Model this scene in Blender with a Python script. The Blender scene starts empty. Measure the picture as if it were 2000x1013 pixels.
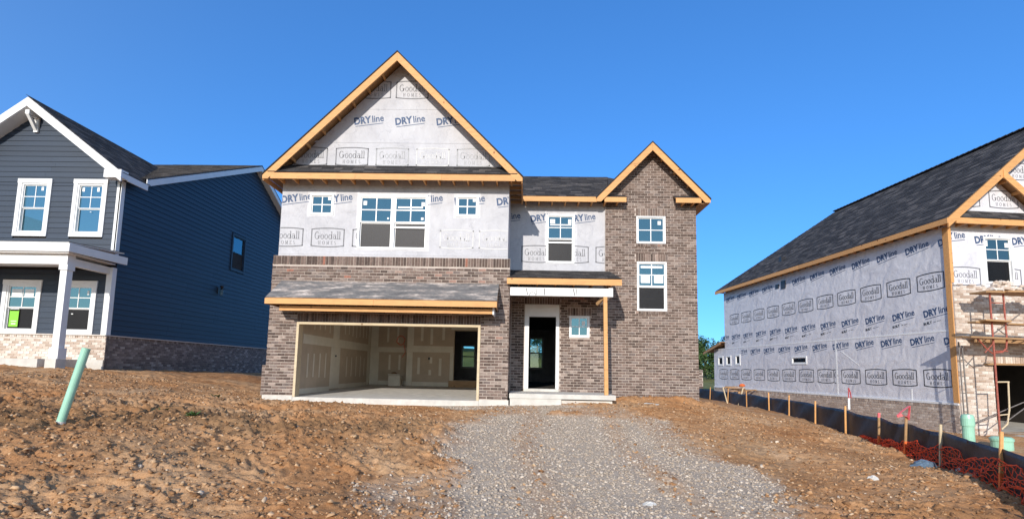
import bpy, math, random
import numpy as np
from mathutils import Matrix, Vector
from mathutils.geometry import tessellate_polygon

R = math.radians
rnd = random.Random(7)
S = bpy.context.scene
COL = S.collection

# ------------------------------------------------------------------ camera
CAM_P = Vector((0.0, -13.76, 0.68))
cd = bpy.data.cameras.new('camera')
cam = bpy.data.objects.new('camera', cd)
COL.objects.link(cam)
cd.sensor_width = 36.0
cd.lens = 18.0
cd.shift_x = 0.0
cd.shift_y = (617.0 - 506.5) / 2000.0
cd.clip_end = 3000
cd.clip_start = 0.05
p_, y_, r_ = R(6.0), R(-1.45), R(1.15)
fw = Vector((math.sin(y_) * math.cos(p_), math.cos(y_) * math.cos(p_), math.sin(p_)))
rt = Vector((math.cos(y_), -math.sin(y_), 0))
up = rt.cross(fw)
rt2 = rt * math.cos(r_) + up * math.sin(r_)
up2 = -rt * math.sin(r_) + up * math.cos(r_)
cm = Matrix((rt2, up2, -fw)).transposed().to_4x4()
cm.translation = CAM_P
cam.matrix_world = cm
S.camera = cam

# ------------------------------------------------------------------ light
SUN_EL, SUN_AZ = 21.5, 13.0          # azimuth: degrees left of straight behind the camera
world = bpy.data.worlds.new('World')
S.world = world
world.use_nodes = True
wn = world.node_tree
bg = wn.nodes['Background']
sky = wn.nodes.new('ShaderNodeTexSky')
sky.sky_type = 'NISHITA'
sky.sun_disc = False
sky.sun_elevation = R(SUN_EL)
sky.sun_rotation = R(180 + SUN_AZ)
sky.altitude = 300
sky.air_density = 1.0
sky.dust_density = 0.0
sky.ozone_density = 3.0
# deep blue opposite the sun; the sky towards it is brightened as added fill
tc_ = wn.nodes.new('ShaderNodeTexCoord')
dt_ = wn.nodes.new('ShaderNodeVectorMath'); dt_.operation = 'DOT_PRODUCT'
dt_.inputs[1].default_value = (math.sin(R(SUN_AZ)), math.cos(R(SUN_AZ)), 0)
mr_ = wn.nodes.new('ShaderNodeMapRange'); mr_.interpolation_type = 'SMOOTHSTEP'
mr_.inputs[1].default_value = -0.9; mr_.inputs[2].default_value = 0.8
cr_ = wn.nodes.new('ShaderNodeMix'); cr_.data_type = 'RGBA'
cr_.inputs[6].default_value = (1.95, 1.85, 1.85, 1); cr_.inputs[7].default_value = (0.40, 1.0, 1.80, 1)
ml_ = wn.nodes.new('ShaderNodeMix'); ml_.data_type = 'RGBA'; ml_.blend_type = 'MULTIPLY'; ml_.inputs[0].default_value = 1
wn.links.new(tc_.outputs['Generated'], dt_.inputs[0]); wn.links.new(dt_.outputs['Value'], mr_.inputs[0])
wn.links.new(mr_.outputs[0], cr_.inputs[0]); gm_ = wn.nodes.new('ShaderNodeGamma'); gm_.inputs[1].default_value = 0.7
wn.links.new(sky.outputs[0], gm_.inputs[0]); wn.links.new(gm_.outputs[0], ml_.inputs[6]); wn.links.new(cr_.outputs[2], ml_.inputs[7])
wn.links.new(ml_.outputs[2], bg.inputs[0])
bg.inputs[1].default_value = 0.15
sd = bpy.data.lights.new('sun', 'SUN')
sd.energy = 3.3
sd.angle = R(0.5)
sd.color = (1.0, 0.93, 0.83)
sun = bpy.data.objects.new('sun', sd)
COL.objects.link(sun)
el, az = R(SUN_EL), R(SUN_AZ)
to_sun = Vector((-math.sin(az) * math.cos(el), -math.cos(az) * math.cos(el), math.sin(el)))
sun.rotation_euler = to_sun.to_track_quat('Z', 'Y').to_euler()
sun.location = to_sun * 60
S.view_settings.view_transform = 'Standard'
S.view_settings.look = 'None'
S.view_settings.exposure = 0.36
S.view_settings.gamma = 1.0
S.view_settings.use_curve_mapping = False

# ------------------------------------------------------------------ materials
MATS = {}
def nodes_of(name):
    m = bpy.data.materials.new(name)
    m.use_nodes = True
    nt = m.node_tree
    b = nt.nodes['Principled BSDF']
    MATS[name] = m
    return m, nt, b

def noise(nt, scale, detail=4, rough=.55, vec=None, stretch=None):
    n = nt.nodes.new('ShaderNodeTexNoise')
    n.inputs['Scale'].default_value = scale
    n.inputs['Detail'].default_value = detail
    n.inputs['Roughness'].default_value = rough
    tc = nt.nodes.new('ShaderNodeTexCoord')
    src = tc.outputs['Object']
    if stretch:
        mp = nt.nodes.new('ShaderNodeMapping')
        mp.inputs['Scale'].default_value = stretch
        nt.links.new(src, mp.inputs[0]); src = mp.outputs[0]
    nt.links.new(src, n.inputs['Vector'])
    return n

def ramp(nt, src, stops):
    r = nt.nodes.new('ShaderNodeValToRGB')
    e = r.color_ramp.elements
    while len(e) < len(stops): e.new(.5)
    for k, (p, c) in enumerate(stops):
        e[k].position = p
        e[k].color = (c[0], c[1], c[2], 1)
    nt.links.new(src, r.inputs[0])
    return r

def mix(nt, a, b, fac, mode='MIX'):
    m = nt.nodes.new('ShaderNodeMix')
    m.data_type = 'RGBA'; m.blend_type = mode
    for s, v in ((m.inputs[6], a), (m.inputs[7], b), (m.inputs[0], fac)):
        if hasattr(v, 'is_linked'): nt.links.new(v, s)
        elif isinstance(v, (int, float)): s.default_value = v
        else: s.default_value = (v[0], v[1], v[2], 1)
    return m.outputs[2]

def bump(nt, b, src, strength, dist):
    n = nt.nodes.new('ShaderNodeBump')
    n.inputs['Strength'].default_value = strength
    n.inputs['Distance'].default_value = dist
    nt.links.new(src, n.inputs['Height'])
    nt.links.new(n.outputs[0], b.inputs['Normal'])
    return n

def simple(name, c, rough=.6, var=.15, scale=6, bmp=.0, bscale=60, metal=0, stretch=None, tint=0, spec=.5):
    """colour with mottled variation, optional fine relief, optional per-piece tint"""
    m, nt, b = nodes_of(name)
    n = noise(nt, scale, 5, .6, stretch=stretch)
    lo = tuple(x * (1 - var) for x in c); hi = tuple(min(1, x * (1 + var)) for x in c)
    r = ramp(nt, n.outputs[0], [(.3, lo), (.7, hi)])
    out = r.outputs[0]
    if tint:
        at = nt.nodes.new('ShaderNodeAttribute'); at.attribute_name = 'tint'
        g = ramp(nt, at.outputs['Fac'], [(0, (1 - tint,) * 3), (1, (1 + tint,) * 3)])
        out = mix(nt, out, g.outputs[0], 1.0, 'MULTIPLY')
    nt.links.new(out, b.inputs['Base Color'])
    b.inputs['Roughness'].default_value = rough
    b.inputs['Metallic'].default_value = metal
    b.inputs['Specular IOR Level'].default_value = spec
    if bmp:
        n2 = noise(nt, bscale, 4, .6, stretch=stretch)
        bump(nt, b, n2.outputs[0], bmp, .01)
    return m

def ramp_tint(name, stops, rough=.8, nscale=30, nvar=.25, bmp=.4, spec=.3):
    m, nt, b = nodes_of(name)
    at = nt.nodes.new('ShaderNodeAttribute'); at.attribute_name = 'tint'
    r = ramp(nt, at.outputs['Fac'], stops)
    n = noise(nt, nscale, 4, .65)
    g = ramp(nt, n.outputs[0], [(.3, (1 - nvar,) * 3), (.7, (1 + nvar,) * 3)])
    nt.links.new(mix(nt, r.outputs[0], g.outputs[0], 1.0, 'MULTIPLY'), b.inputs['Base Color'])
    b.inputs['Roughness'].default_value = rough
    b.inputs['Specular IOR Level'].default_value = spec
    if bmp: bump(nt, b, n.outputs[0], bmp, .006)
    return m

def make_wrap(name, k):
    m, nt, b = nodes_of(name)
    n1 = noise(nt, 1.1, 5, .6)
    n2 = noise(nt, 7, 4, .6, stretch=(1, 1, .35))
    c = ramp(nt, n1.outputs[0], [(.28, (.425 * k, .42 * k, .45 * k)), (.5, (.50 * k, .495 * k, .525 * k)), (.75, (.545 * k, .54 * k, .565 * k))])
    g = ramp(nt, n2.outputs[0], [(.3, (.93, .93, .93)), (.7, (1.04, 1.04, 1.04))])
    n4 = noise(nt, 1.7, 3, .5)          # fold creases, their shade drawn into the colour as thin lines
    cr = ramp(nt, n4.outputs[0], [(.485, (1, 1, 1)), (.497, (.80, .80, .82)), (.503, (1.05, 1.05, 1.05)), (.515, (1, 1, 1))])
    n5 = noise(nt, 3.3, 3, .5, stretch=(1, 1, .6))
    cr2 = ramp(nt, n5.outputs[0], [(.39, (1, 1, 1)), (.40, (.86, .86, .88)), (.41, (1, 1, 1))])
    w_ = mix(nt, c.outputs[0], g.outputs[0], 1, 'MULTIPLY')
    nt.links.new(mix(nt, mix(nt, w_, cr.outputs[0], .8, 'MULTIPLY'), cr2.outputs[0], .8, 'MULTIPLY'), b.inputs['Base Color'])
    b.inputs['Roughness'].default_value = .55
    b.inputs['Specular IOR Level'].default_value = .35
    w = nt.nodes.new('ShaderNodeTexWave'); w.wave_type = 'BANDS'; w.bands_direction = 'DIAGONAL'
    w.inputs['Scale'].default_value = .8; w.inputs['Distortion'].default_value = 14
    w.inputs['Detail'].default_value = 4; w.inputs['Detail Scale'].default_value = 1.4
    tc = nt.nodes.new('ShaderNodeTexCoord'); nt.links.new(tc.outputs['Object'], w.inputs['Vector'])
    ma = nt.nodes.new('ShaderNodeMath'); ma.operation = 'ADD'
    nt.links.new(w.outputs['Fac'], ma.inputs[0])
    n3 = noise(nt, 2.4, 6, .6); nt.links.new(n3.outputs[0], ma.inputs[1])
    bump(nt, b, ma.outputs[0], .4, .018)
    return m
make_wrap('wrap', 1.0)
make_wrap('lifted_wrap', 1.38)  # paler on the right house, raised further to lift its dim side wall

def make_wood(name, c, dark=.55, scale=(1, 6, 6)):
    m, nt, b = nodes_of(name)
    n = noise(nt, 3, 6, .65, stretch=scale)
    r = ramp(nt, n.outputs[0], [(.25, tuple(x * .72 for x in c)), (.5, c), (.8, tuple(min(1, x * 1.15) for x in c))])
    v = nt.nodes.new('ShaderNodeTexVoronoi'); v.inputs['Scale'].default_value = 3.2
    tc = nt.nodes.new('ShaderNodeTexCoord'); nt.links.new(tc.outputs['Object'], v.inputs['Vector'])
    k = ramp(nt, v.outputs['Distance'], [(0, (.22, .14, .09)), (.07, (.50, .40, .32)), (.12, (1, 1, 1))])
    o = mix(nt, r.outputs[0], k.outputs[0], 1, 'MULTIPLY')
    at = nt.nodes.new('ShaderNodeAttribute'); at.attribute_name = 'tint'
    g = ramp(nt, at.outputs['Fac'], [(0, (.8, .78, .74)), (.5, (1, 1, 1)), (1, (1.12, 1.1, 1.08))])
    nt.links.new(mix(nt, o, g.outputs[0], 1, 'MULTIPLY'), b.inputs['Base Color'])
    b.inputs['Roughness'].default_value = .65
    bump(nt, b, n.outputs[0], .3, .004)
make_wood('lumber', (.66, .34, .125))
make_wood('rough_wood', (.42, .25, .12))
make_wood('osb', (.40, .22, .10), scale=(5, 5, 5))
make_wood('pale_wood', (.62, .50, .33))

ramp_tint('brick', [(0, (.080, .055, .046)), (.2, (.12, .082, .067)), (.45, (.175, .122, .10)), (.62, (.22, .158, .132)),
                    (.8, (.16, .125, .112)), (.93, (.34, .265, .225)), (1, (.30, .13, .09))], nscale=18, nvar=.3)
ramp_tint('shaded_brick', [(0, (.15, .12, .11)), (.5, (.23, .19, .17)), (.85, (.32, .27, .245)), (1, (.48, .43, .39))], nscale=22, nvar=.25)  # left house's side brick, with the wall's shade put into the colour
simple('shaded_mortar', (.26, .225, .205), .9, .2, 5, .4, 90)  # mortar of that side wall, darkened for the same shade
ramp_tint('dimmed_brick', [(0, (.30, .23, .19)), (.4, (.42, .33, .27)), (.8, (.52, .43, .36)), (1, (.62, .54, .47))], nscale=22, nvar=.25)  # pale brick of the right side wall, coloured darker for its shade
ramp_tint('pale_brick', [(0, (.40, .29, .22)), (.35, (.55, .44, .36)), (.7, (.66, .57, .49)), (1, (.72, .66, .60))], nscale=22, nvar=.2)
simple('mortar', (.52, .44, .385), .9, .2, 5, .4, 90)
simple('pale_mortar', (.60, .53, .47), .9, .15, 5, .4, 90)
ramp_tint('shingle', [(0, (.032, .030, .031)), (.4, (.054, .050, .050)), (.75, (.078, .072, .071)), (1, (.13, .115, .108))],
          rough=.9, nscale=55, nvar=.45, bmp=.6, spec=.25)
simple('white_trim', (.80, .80, .80), .45, .04, 4)
simple('vinyl', (.82, .82, .82), .35, .03, 8)
simple('concrete', (.60, .57, .52), .85, .14, 4, .25, 60)
simple('siding', (.020, .034, .060), .5, .10, 2.5, .12, 70, stretch=(.4, .4, 6), tint=.10)
simple('dark_metal', (.03, .03, .035), .4, .1, 10)
simple('drywall', (.52, .415, .31), .9, .08, 3)
simple('compound', (.72, .66, .55), .9, .07, 3)
simple('ceiling_white', (.45, .42, .38), .9, .07, 3)
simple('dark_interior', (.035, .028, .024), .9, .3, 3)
simple('stud', (.22, .13, .07), .8, .3, 5)
simple('flashing', (.45, .45, .47), .4, .1, 5, metal=.3)
simple('pipe_green', (.34, .62, .46), .35, .10, 6)
simple('scaffold_red', (.35, .09, .06), .55, .4, 18, .3, 60)
simple('scaffold_steel', (.16, .14, .13), .5, .4, 18)
simple('fabric', (.018, .019, .027), .5, .35, 5, .5, 14)
simple('net_red', (.80, .075, .025), .45, .25, 9)
simple('orange_paint', (.75, .16, .04), .6, .2, 9)
simple('pink_tape', (.85, .16, .17), .45, .15, 9)
simple('sign_green', (.25, .62, .05), .4, .05, 9)
simple('tape_white', (.54, .535, .565), .5, .12, 6)
simple('paper', (.82, .84, .84), .6, .04, 9)
simple('ink_navy', (.035, .075, .17), .6, .3, 30)
simple('ink_dark', (.03, .035, .045), .6, .2, 30)
simple('ink_grey', (.16, .16, .175), .6, .35, 30)
simple('ink_ghost', (.60, .59, .58), .6, .1, 30)
simple('ink_faint', (.36, .36, .37), .6, .3, 30)
simple('rock_white', (.6, .57, .52), .85, .15, 9, .4, 30)
simple('plastic_blue', (.12, .17, .22), .35, .5, 14, .5, 20)
simple('weed', (.06, .12, .025), .6, .4, 30)
simple('bark', (.10, .07, .05), .9, .3, 12, .4, 30)
ramp_tint('leaf', [(0, (.018, .045, .012)), (.5, (.038, .082, .022)), (1, (.085, .13, .035))], rough=.65, nscale=1.5, nvar=.3, bmp=0)
ramp_tint('gravel', [(0, (.34, .265, .20)), (.35, (.43, .345, .265)), (.7, (.50, .41, .32)), (.92, (.57, .475, .38)), (1, (.68, .59, .49))],
          rough=.9, nscale=25, nvar=.25, bmp=0)
ramp_tint('clod', [(0, (.20, .10, .045)), (.4, (.37, .195, .09)), (.75, (.47, .275, .14)), (.97, (.55, .37, .22)), (1, (.66, .54, .41))],
          rough=.95, nscale=14, nvar=.3, bmp=0)

def make_glass(name, tint, refl, through, rough=.02):
    m = bpy.data.materials.new(name); m.use_nodes = True; MATS[name] = m
    nt = m.node_tree
    for n in list(nt.nodes):
        if n.type != 'OUTPUT_MATERIAL': nt.nodes.remove(n)
    out = nt.nodes['Material Output']
    g = nt.nodes.new('ShaderNodeBsdfGlossy'); g.inputs['Color'].default_value = (*tint, 1); g.inputs['Roughness'].default_value = rough
    t = nt.nodes.new('ShaderNodeBsdfTransparent'); t.inputs['Color'].default_value = (*through, 1)
    f = nt.nodes.new('ShaderNodeLayerWeight'); f.inputs['Blend'].default_value = .25
    ad = nt.nodes.new('ShaderNodeMath'); ad.operation = 'ADD'; ad.inputs[1].default_value = refl; ad.use_clamp = True
    nt.links.new(f.outputs['Fresnel'], ad.inputs[0])
    x = nt.nodes.new('ShaderNodeMixShader')
    nt.links.new(ad.outputs[0], x.inputs[0]); nt.links.new(t.outputs[0], x.inputs[1]); nt.links.new(g.outputs[0], x.inputs[2])
    nt.links.new(x.outputs[0], out.inputs[0])
    tc = nt.nodes.new('ShaderNodeTexCoord'); n = nt.nodes.new('ShaderNodeTexNoise'); n.inputs['Scale'].default_value = .9
    nt.links.new(tc.outputs['Object'], n.inputs['Vector'])
    bp = nt.nodes.new('ShaderNodeBump'); bp.inputs['Strength'].default_value = .12; bp.inputs['Distance'].default_value = .02
    nt.links.new(n.outputs[0], bp.inputs['Height']); nt.links.new(bp.outputs[0], g.inputs['Normal'])
make_glass('glass', (.34, .58, .64), .30, (.5, .6, .6))
make_glass('screen', (.16, .16, .17), .16, (.35, .33, .31), .5)
make_glass('clear_glass', (.8, .9, .9), .06, (.75, .85, .8))

def make_felt():
    m, nt, b = nodes_of('felt')
    n1 = noise(nt, 1.6, 6, .7, stretch=(1, 3.5, 3.5))
    n2 = noise(nt, 9, 5, .7, stretch=(1, 2.5, 2.5))
    c = ramp(nt, n1.outputs[0], [(.36, (.12, .115, .115)), (.50, (.19, .18, .175)), (.57, (.34, .29, .26)), (.64, (.60, .53, .48))])
    g = ramp(nt, n2.outputs[0], [(.3, (.7, .7, .7)), (.7, (1.3, 1.28, 1.25))])
    nt.links.new(mix(nt, c.outputs[0], g.outputs[0], 1, 'MULTIPLY'), b.inputs['Base Color'])
    b.inputs['Roughness'].default_value = .8
    bump(nt, b, n1.outputs[0], .7, .05)
make_felt()

def make_ground():
    m, nt, b = nodes_of('ground')
    g = nt.nodes.new('ShaderNodeAttribute'); g.attribute_name = 'gravel'
    gr = nt.nodes.new('ShaderNodeAttribute'); gr.attribute_name = 'grass'
    n1 = noise(nt, .55, 6, .62)
    n2 = noise(nt, 9, 6, .7)
    n3 = noise(nt, 45, 4, .7)
    dirt = ramp(nt, n1.outputs[0], [(.30, (.36, .160, .062)), (.45, (.46, .230, .100)), (.58, (.51, .295, .150)), (.74, (.56, .375, .225))])
    v = ramp(nt, n2.outputs[0], [(.25, (.62, .58, .54)), (.5, (.98, .98, .98)), (.78, (1.28, 1.3, 1.34))])
    v3 = ramp(nt, n3.outputs[0], [(.3, (.78, .76, .74)), (.7, (1.2, 1.22, 1.24))])
    d = mix(nt, dirt.outputs[0], v.outputs[0], 1, 'MULTIPLY')
    d = mix(nt, d, v3.outputs[0], 1, 'MULTIPLY')
    dp = nt.nodes.new('ShaderNodeAttribute'); dp.attribute_name = 'damp'
    d = mix(nt, d, mix(nt, (.27, .15, .072), v.outputs[0], 1, 'MULTIPLY'), dp.outputs['Fac'])
    gv = ramp(nt, n2.outputs[0], [(.25, (.38, .295, .22)), (.5, (.47, .375, .285)), (.78, (.54, .44, .345))])
    gv2 = mix(nt, gv.outputs[0], v3.outputs[0], 1, 'MULTIPLY')
    c = mix(nt, d, gv2, g.outputs['Fac'])
    gs = ramp(nt, n1.outputs[0], [(.3, (.10, .12, .035)), (.7, (.24, .22, .08))])
    c = mix(nt, c, gs.outputs[0], gr.outputs['Fac'])
    nt.links.new(c, b.inputs['Base Color'])
    b.inputs['Roughness'].default_value = .95
    b.inputs['Specular IOR Level'].default_value = .15
    bump(nt, b, n3.outputs[0], .6, .02)
make_ground()

# ------------------------------------------------------------------ builders
ROOTM = {}
CUBE_F = ((0, 3, 2, 1), (4, 5, 6, 7), (0, 1, 5, 4), (1, 2, 6, 5), (2, 3, 7, 6), (3, 0, 4, 7))

class MB:
    """collects shapes given in frame M; build() links them as one mesh object"""
    def __init__(s, M=None):
        s.M = M or Matrix(); s.v = []; s.f = []; s.t = []
    def add(s, vs, fs, tint=.5, M=None):
        k = len(s.v); MM = M or s.M
        s.v += [MM @ Vector(p) for p in vs]
        s.f += [tuple(i + k for i in f) for f in fs]
        s.t += [tint] * len(fs)
        return s
    def box(s, x0, x1, y0, y1, z0, z1, tint=.5):
        return s.add([(x0, y0, z0), (x1, y0, z0), (x1, y1, z0), (x0, y1, z0), (x0, y0, z1), (x1, y0, z1), (x1, y1, z1), (x0, y1, z1)], CUBE_F, tint)
    def prism(s, pts, d, tint=.5):
        """polygon pts swept by vector d"""
        n = len(pts); d = Vector(d)
        a = [Vector(p) for p in pts]; vs = a + [p + d for p in a]
        tri = tessellate_polygon([a])
        fs = [tuple(t) for t in tri] + [tuple(i + n for i in reversed(t)) for t in tri]
        fs += [(i, i + n, (i + 1) % n + n, (i + 1) % n) for i in range(n)]
        return s.add(vs, fs, tint)
    def xz(s, pts, y0, y1, tint=.5): return s.prism([(p[0], y0, p[1]) for p in pts], (0, y1 - y0, 0), tint)
    def yz(s, pts, x0, x1, tint=.5): return s.prism([(x0, p[0], p[1]) for p in pts], (x1 - x0, 0, 0), tint)
    def xy(s, pts, z0, z1, tint=.5): return s.prism([(p[0], p[1], z0) for p in pts], (0, 0, z1 - z0), tint)
    def slab(s, quad, th, tint=.5):
        """a sheet given by corner points, thickened downward along its normal"""
        q = [Vector(p) for p in quad]
        n = (q[1] - q[0]).cross(q[2] - q[0]).normalized()
        if n.z > 0: n = -n
        return s.prism(q, n * th, tint)
    def beam(s, p, q, w, h, upv=(0, 0, 1), tint=.5):
        p = Vector(p); q = Vector(q); d = (q - p).normalized(); u = Vector(upv)
        a = d.cross(u)
        if a.length < 1e-4: a = d.cross(Vector((1, 0, 0)))
        a.normalize(); b = a.cross(d).normalized()
        a = a * w / 2; b = b * h / 2
        vs = [p - a - b, p + a - b, p + a + b, p - a + b, q - a - b, q + a - b, q + a + b, q - a + b]
        return s.add(vs, CUBE_F, tint)
    def tube(s, p, q, r, n=8, r2=None, tint=.5):
        p = Vector(p); q = Vector(q); d = (q - p).normalized(); r2 = r if r2 is None else r2
        a = d.cross(Vector((0, 0, 1)))
        if a.length < 1e-3: a = d.cross(Vector((1, 0, 0)))
        a.normalize(); b = d.cross(a)
        vs = []
        for c, rr in ((p, r), (q, r2)):
            vs += [c + a * math.cos(t) * rr + b * math.sin(t) * rr for t in [2 * math.pi * i / n for i in range(n)]]
        fs = [(i, (i + 1) % n, (i + 1) % n + n, i + n) for i in range(n)] + [tuple(range(n))[::-1], tuple(range(n, 2 * n))]
        return s.add(vs, fs, tint)
    def path(s, pts, r, n=6, tint=.5):
        for a, b in zip(pts[:-1], pts[1:]): s.tube(a, b, r, n, tint=tint)
        return s
    def lathe(s, prof, c=(0, 0, 0), n=20, tint=.5):
        vs = []; fs = []
        for r, z in prof:
            vs += [(c[0] + r * math.cos(2 * math.pi * i / n), c[1] + r * math.sin(2 * math.pi * i / n), c[2] + z) for i in range(n)]
        for k in range(len(prof) - 1):
            fs += [(k * n + i, k * n + (i + 1) % n, (k + 1) * n + (i + 1) % n, (k + 1) * n + i) for i in range(n)]
        fs += [tuple(range(n))[::-1], tuple(range((len(prof) - 1) * n, len(prof) * n))]
        return s.add(vs, fs, tint)
    def mesh(s, name, mat, inv=None, smooth=False):
        me = bpy.data.meshes.new(name)
        vs = [inv @ p for p in s.v] if inv else s.v
        me.from_pydata([tuple(p) for p in vs], [], s.f)
        a = me.attributes.new('tint', 'FLOAT', 'FACE')
        a.data.foreach_set('value', s.t)
        me.materials.append(MATS[mat])
        if smooth: me.polygons.foreach_set('use_smooth', [True] * len(me.polygons))
        me.update()
        return me
    def build(s, name, mat, parent=None, label=None, kind=None, smooth=False):
        inv = root_matrix(parent).inverted() if parent else None
        o = bpy.data.objects.new(name, s.mesh(name, mat, inv, smooth))
        COL.objects.link(o)
        if parent: o.parent = parent
        if label: o['label'] = label
        if kind: o['kind'] = kind
        return o

def root_matrix(o):
    while o.parent: o = o.parent
    return ROOTM.get(o.name, Matrix())

def thing(name, label, cat, M=None, group=None):
    o = bpy.data.objects.new(name, None); COL.objects.link(o)
    o.empty_display_size = .2
    M = M or Matrix()
    o.matrix_world = M
    ROOTM[o.name] = M.copy()
    o['label'] = label; o['category'] = cat
    if group: o['group'] = group
    return o

def tag(o, label=None, cat=None, group=None, kind=None):
    for k, v in (('label', label), ('category', cat), ('group', group), ('kind', kind)):
        if v: o[k] = v
    return o

def piece(name, me, parent, WM, label=None):
    """an object sharing mesh me placed at world matrix WM under parent"""
    o = bpy.data.objects.new(name, me); COL.objects.link(o)
    o.parent = parent
    o.matrix_local = root_matrix(parent).inverted() @ WM
    if label: o['label'] = label
    return o

T = Matrix.Translation
def Rz(a): return Matrix.Rotation(a, 4, 'Z')
def frame(M, ax, ay, o=(0, 0, 0)):
    """frame whose x axis is ax and whose into-the-wall axis is ay, in frame M"""
    ax = Vector(ax); ay = Vector(ay); azv = ax.cross(ay)
    F = Matrix((ax, ay, azv)).transposed().to_4x4(); F.translation = Vector(o)
    return M @ F

# walls -------------------------------------------------------------
def wall_cells(x0, x1, z0, z1, holes):
    xs = sorted({x0, x1, *[min(max(h[0], x0), x1) for h in holes], *[min(max(h[1], x0), x1) for h in holes]})
    zs = sorted({z0, z1, *[min(max(h[2], z0), z1) for h in holes], *[min(max(h[3], z0), z1) for h in holes]})
    out = []
    for i in range(len(xs) - 1):
        run = None
        for j in range(len(zs) - 1):
            cx = (xs[i] + xs[i + 1]) / 2; cz = (zs[j] + zs[j + 1]) / 2
            hole = any(h[0] < cx < h[1] and h[2] < cz < h[3] for h in holes)
            if not hole:
                if run and abs(run[3] - zs[j]) < 1e-6: run[3] = zs[j + 1]
                else:
                    run = [xs[i], xs[i + 1], zs[j], zs[j + 1]]; out.append(run)
            else: run = None
    return out

def wall(mb, x0, x1, z0, z1, y0, y1, holes=()):
    for c in wall_cells(x0, x1, z0, z1, holes): mb.box(c[0], c[1], y0, y1, c[2], c[3])
    return mb

# bricks ------------------------------------------------------------
BL, BH, BC, BD = .188, .064, .080, .05   # length, height, course, depth shown
class Bricks:
    """a list of bricks, each in its wall frame; the nearest become objects, the rest one mesh"""
    def __init__(s): s.l = []
    def put(s, M, cx, cz, w, h, full, tint, proud=.012, y=0):
        s.l.append((M, cx, cz, w, h, full, tint, proud, y))
    def field(s, M, x0, x1, z0, z1, holes=(), test=None, tintf=None, y=0, skip=0):
        z = z0; row = 0
        while z + BH * .6 < z1:
            h = min(BH, z1 - z - .004)
            off = 0 if row % 2 == 0 else -(BL + .012) / 2
            x = x0 + off
            while x < x1 - .02:
                a, b = max(x, x0), min(x + BL, x1)
                x += BL + .012
                if b - a < .03: continue
                cz = z + h / 2
                segs = [(a, b)]
                for hh in holes:
                    if hh[2] - .02 < cz < hh[3] + .02:
                        ns = []
                        for (p, q) in segs:
                            if q <= hh[0] or p >= hh[1]: ns.append((p, q)); continue
                            if p < hh[0] - .03: ns.append((p, hh[0] - .006))
                            if q > hh[1] + .03: ns.append((hh[1] + .006, q))
                        segs = ns
                for (p, q) in segs:
                    cx = (p + q) / 2
                    if test and not test(cx, cz): continue
                    if skip and rnd.random() < skip: continue
                    t = tintf(cx, cz) if tintf else rnd.random() ** 1.1 * .96
                    s.put(M, cx, cz, q - p, h, abs(q - p - BL) < .002 and abs(h - BH) < .002, t, rnd.uniform(.006, .014), y)
            z += BC; row += 1
    def soldier(s, M, x0, x1, z0, z1, tintf=None, y=0, proud=.014):
        n = max(1, int(round((x1 - x0) / .077))); st = (x1 - x0) / n
        for i in range(n):
            cx = x0 + (i + .5) * st; cz = (z0 + z1) / 2
            t = tintf(cx, cz) if tintf else rnd.random() ** .9 * .97
            s.put(M, cx, cz, st - .013, z1 - z0 - .014, False, t, proud + rnd.uniform(-.004, .004), y)
    def finish(s, root, mat, limit=300):
        idx = [i for i, b in enumerate(s.l) if b[5]]
        def dist(i):
            M, cx, cz = s.l[i][:3]
            p = M @ Vector((cx, 0, cz)); v = p - CAM_P
            n = (M.to_3x3() @ Vector((0, 1, 0)))
            return v.length / max(.05, abs(v.normalized().dot(n))) ** .5
        idx.sort(key=dist); chosen = set(idx[:limit])
        bank = {}
        rest = MB()
        for i, (M, cx, cz, w, h, full, t, proud, y) in enumerate(s.l):
            ja, jb = rnd.uniform(-.5, .5) * .006, rnd.uniform(-.3, .3) * .006
            if i in chosen:
                k = min(15, int(t * 16))
                if k not in bank:
                    bank[k] = MB().box(-BL / 2, BL / 2, -.012, BD - .012, -BH / 2, BH / 2, (k + .5) / 16).mesh('brick', mat)
                piece('brick', bank[k], root, M @ T((cx + ja, y - proud + .012, cz + jb)) @ Matrix.Rotation(rnd.uniform(-.01, .01), 4, 'Y'))
            else:
                rest.M = M
                rest.box(cx - w / 2 + ja, cx + w / 2 + ja, y - proud, y + .03, cz - h / 2 + jb, cz + h / 2 + jb, t)
        rest.build('brickwork', mat, root, kind='stuff')

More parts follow.
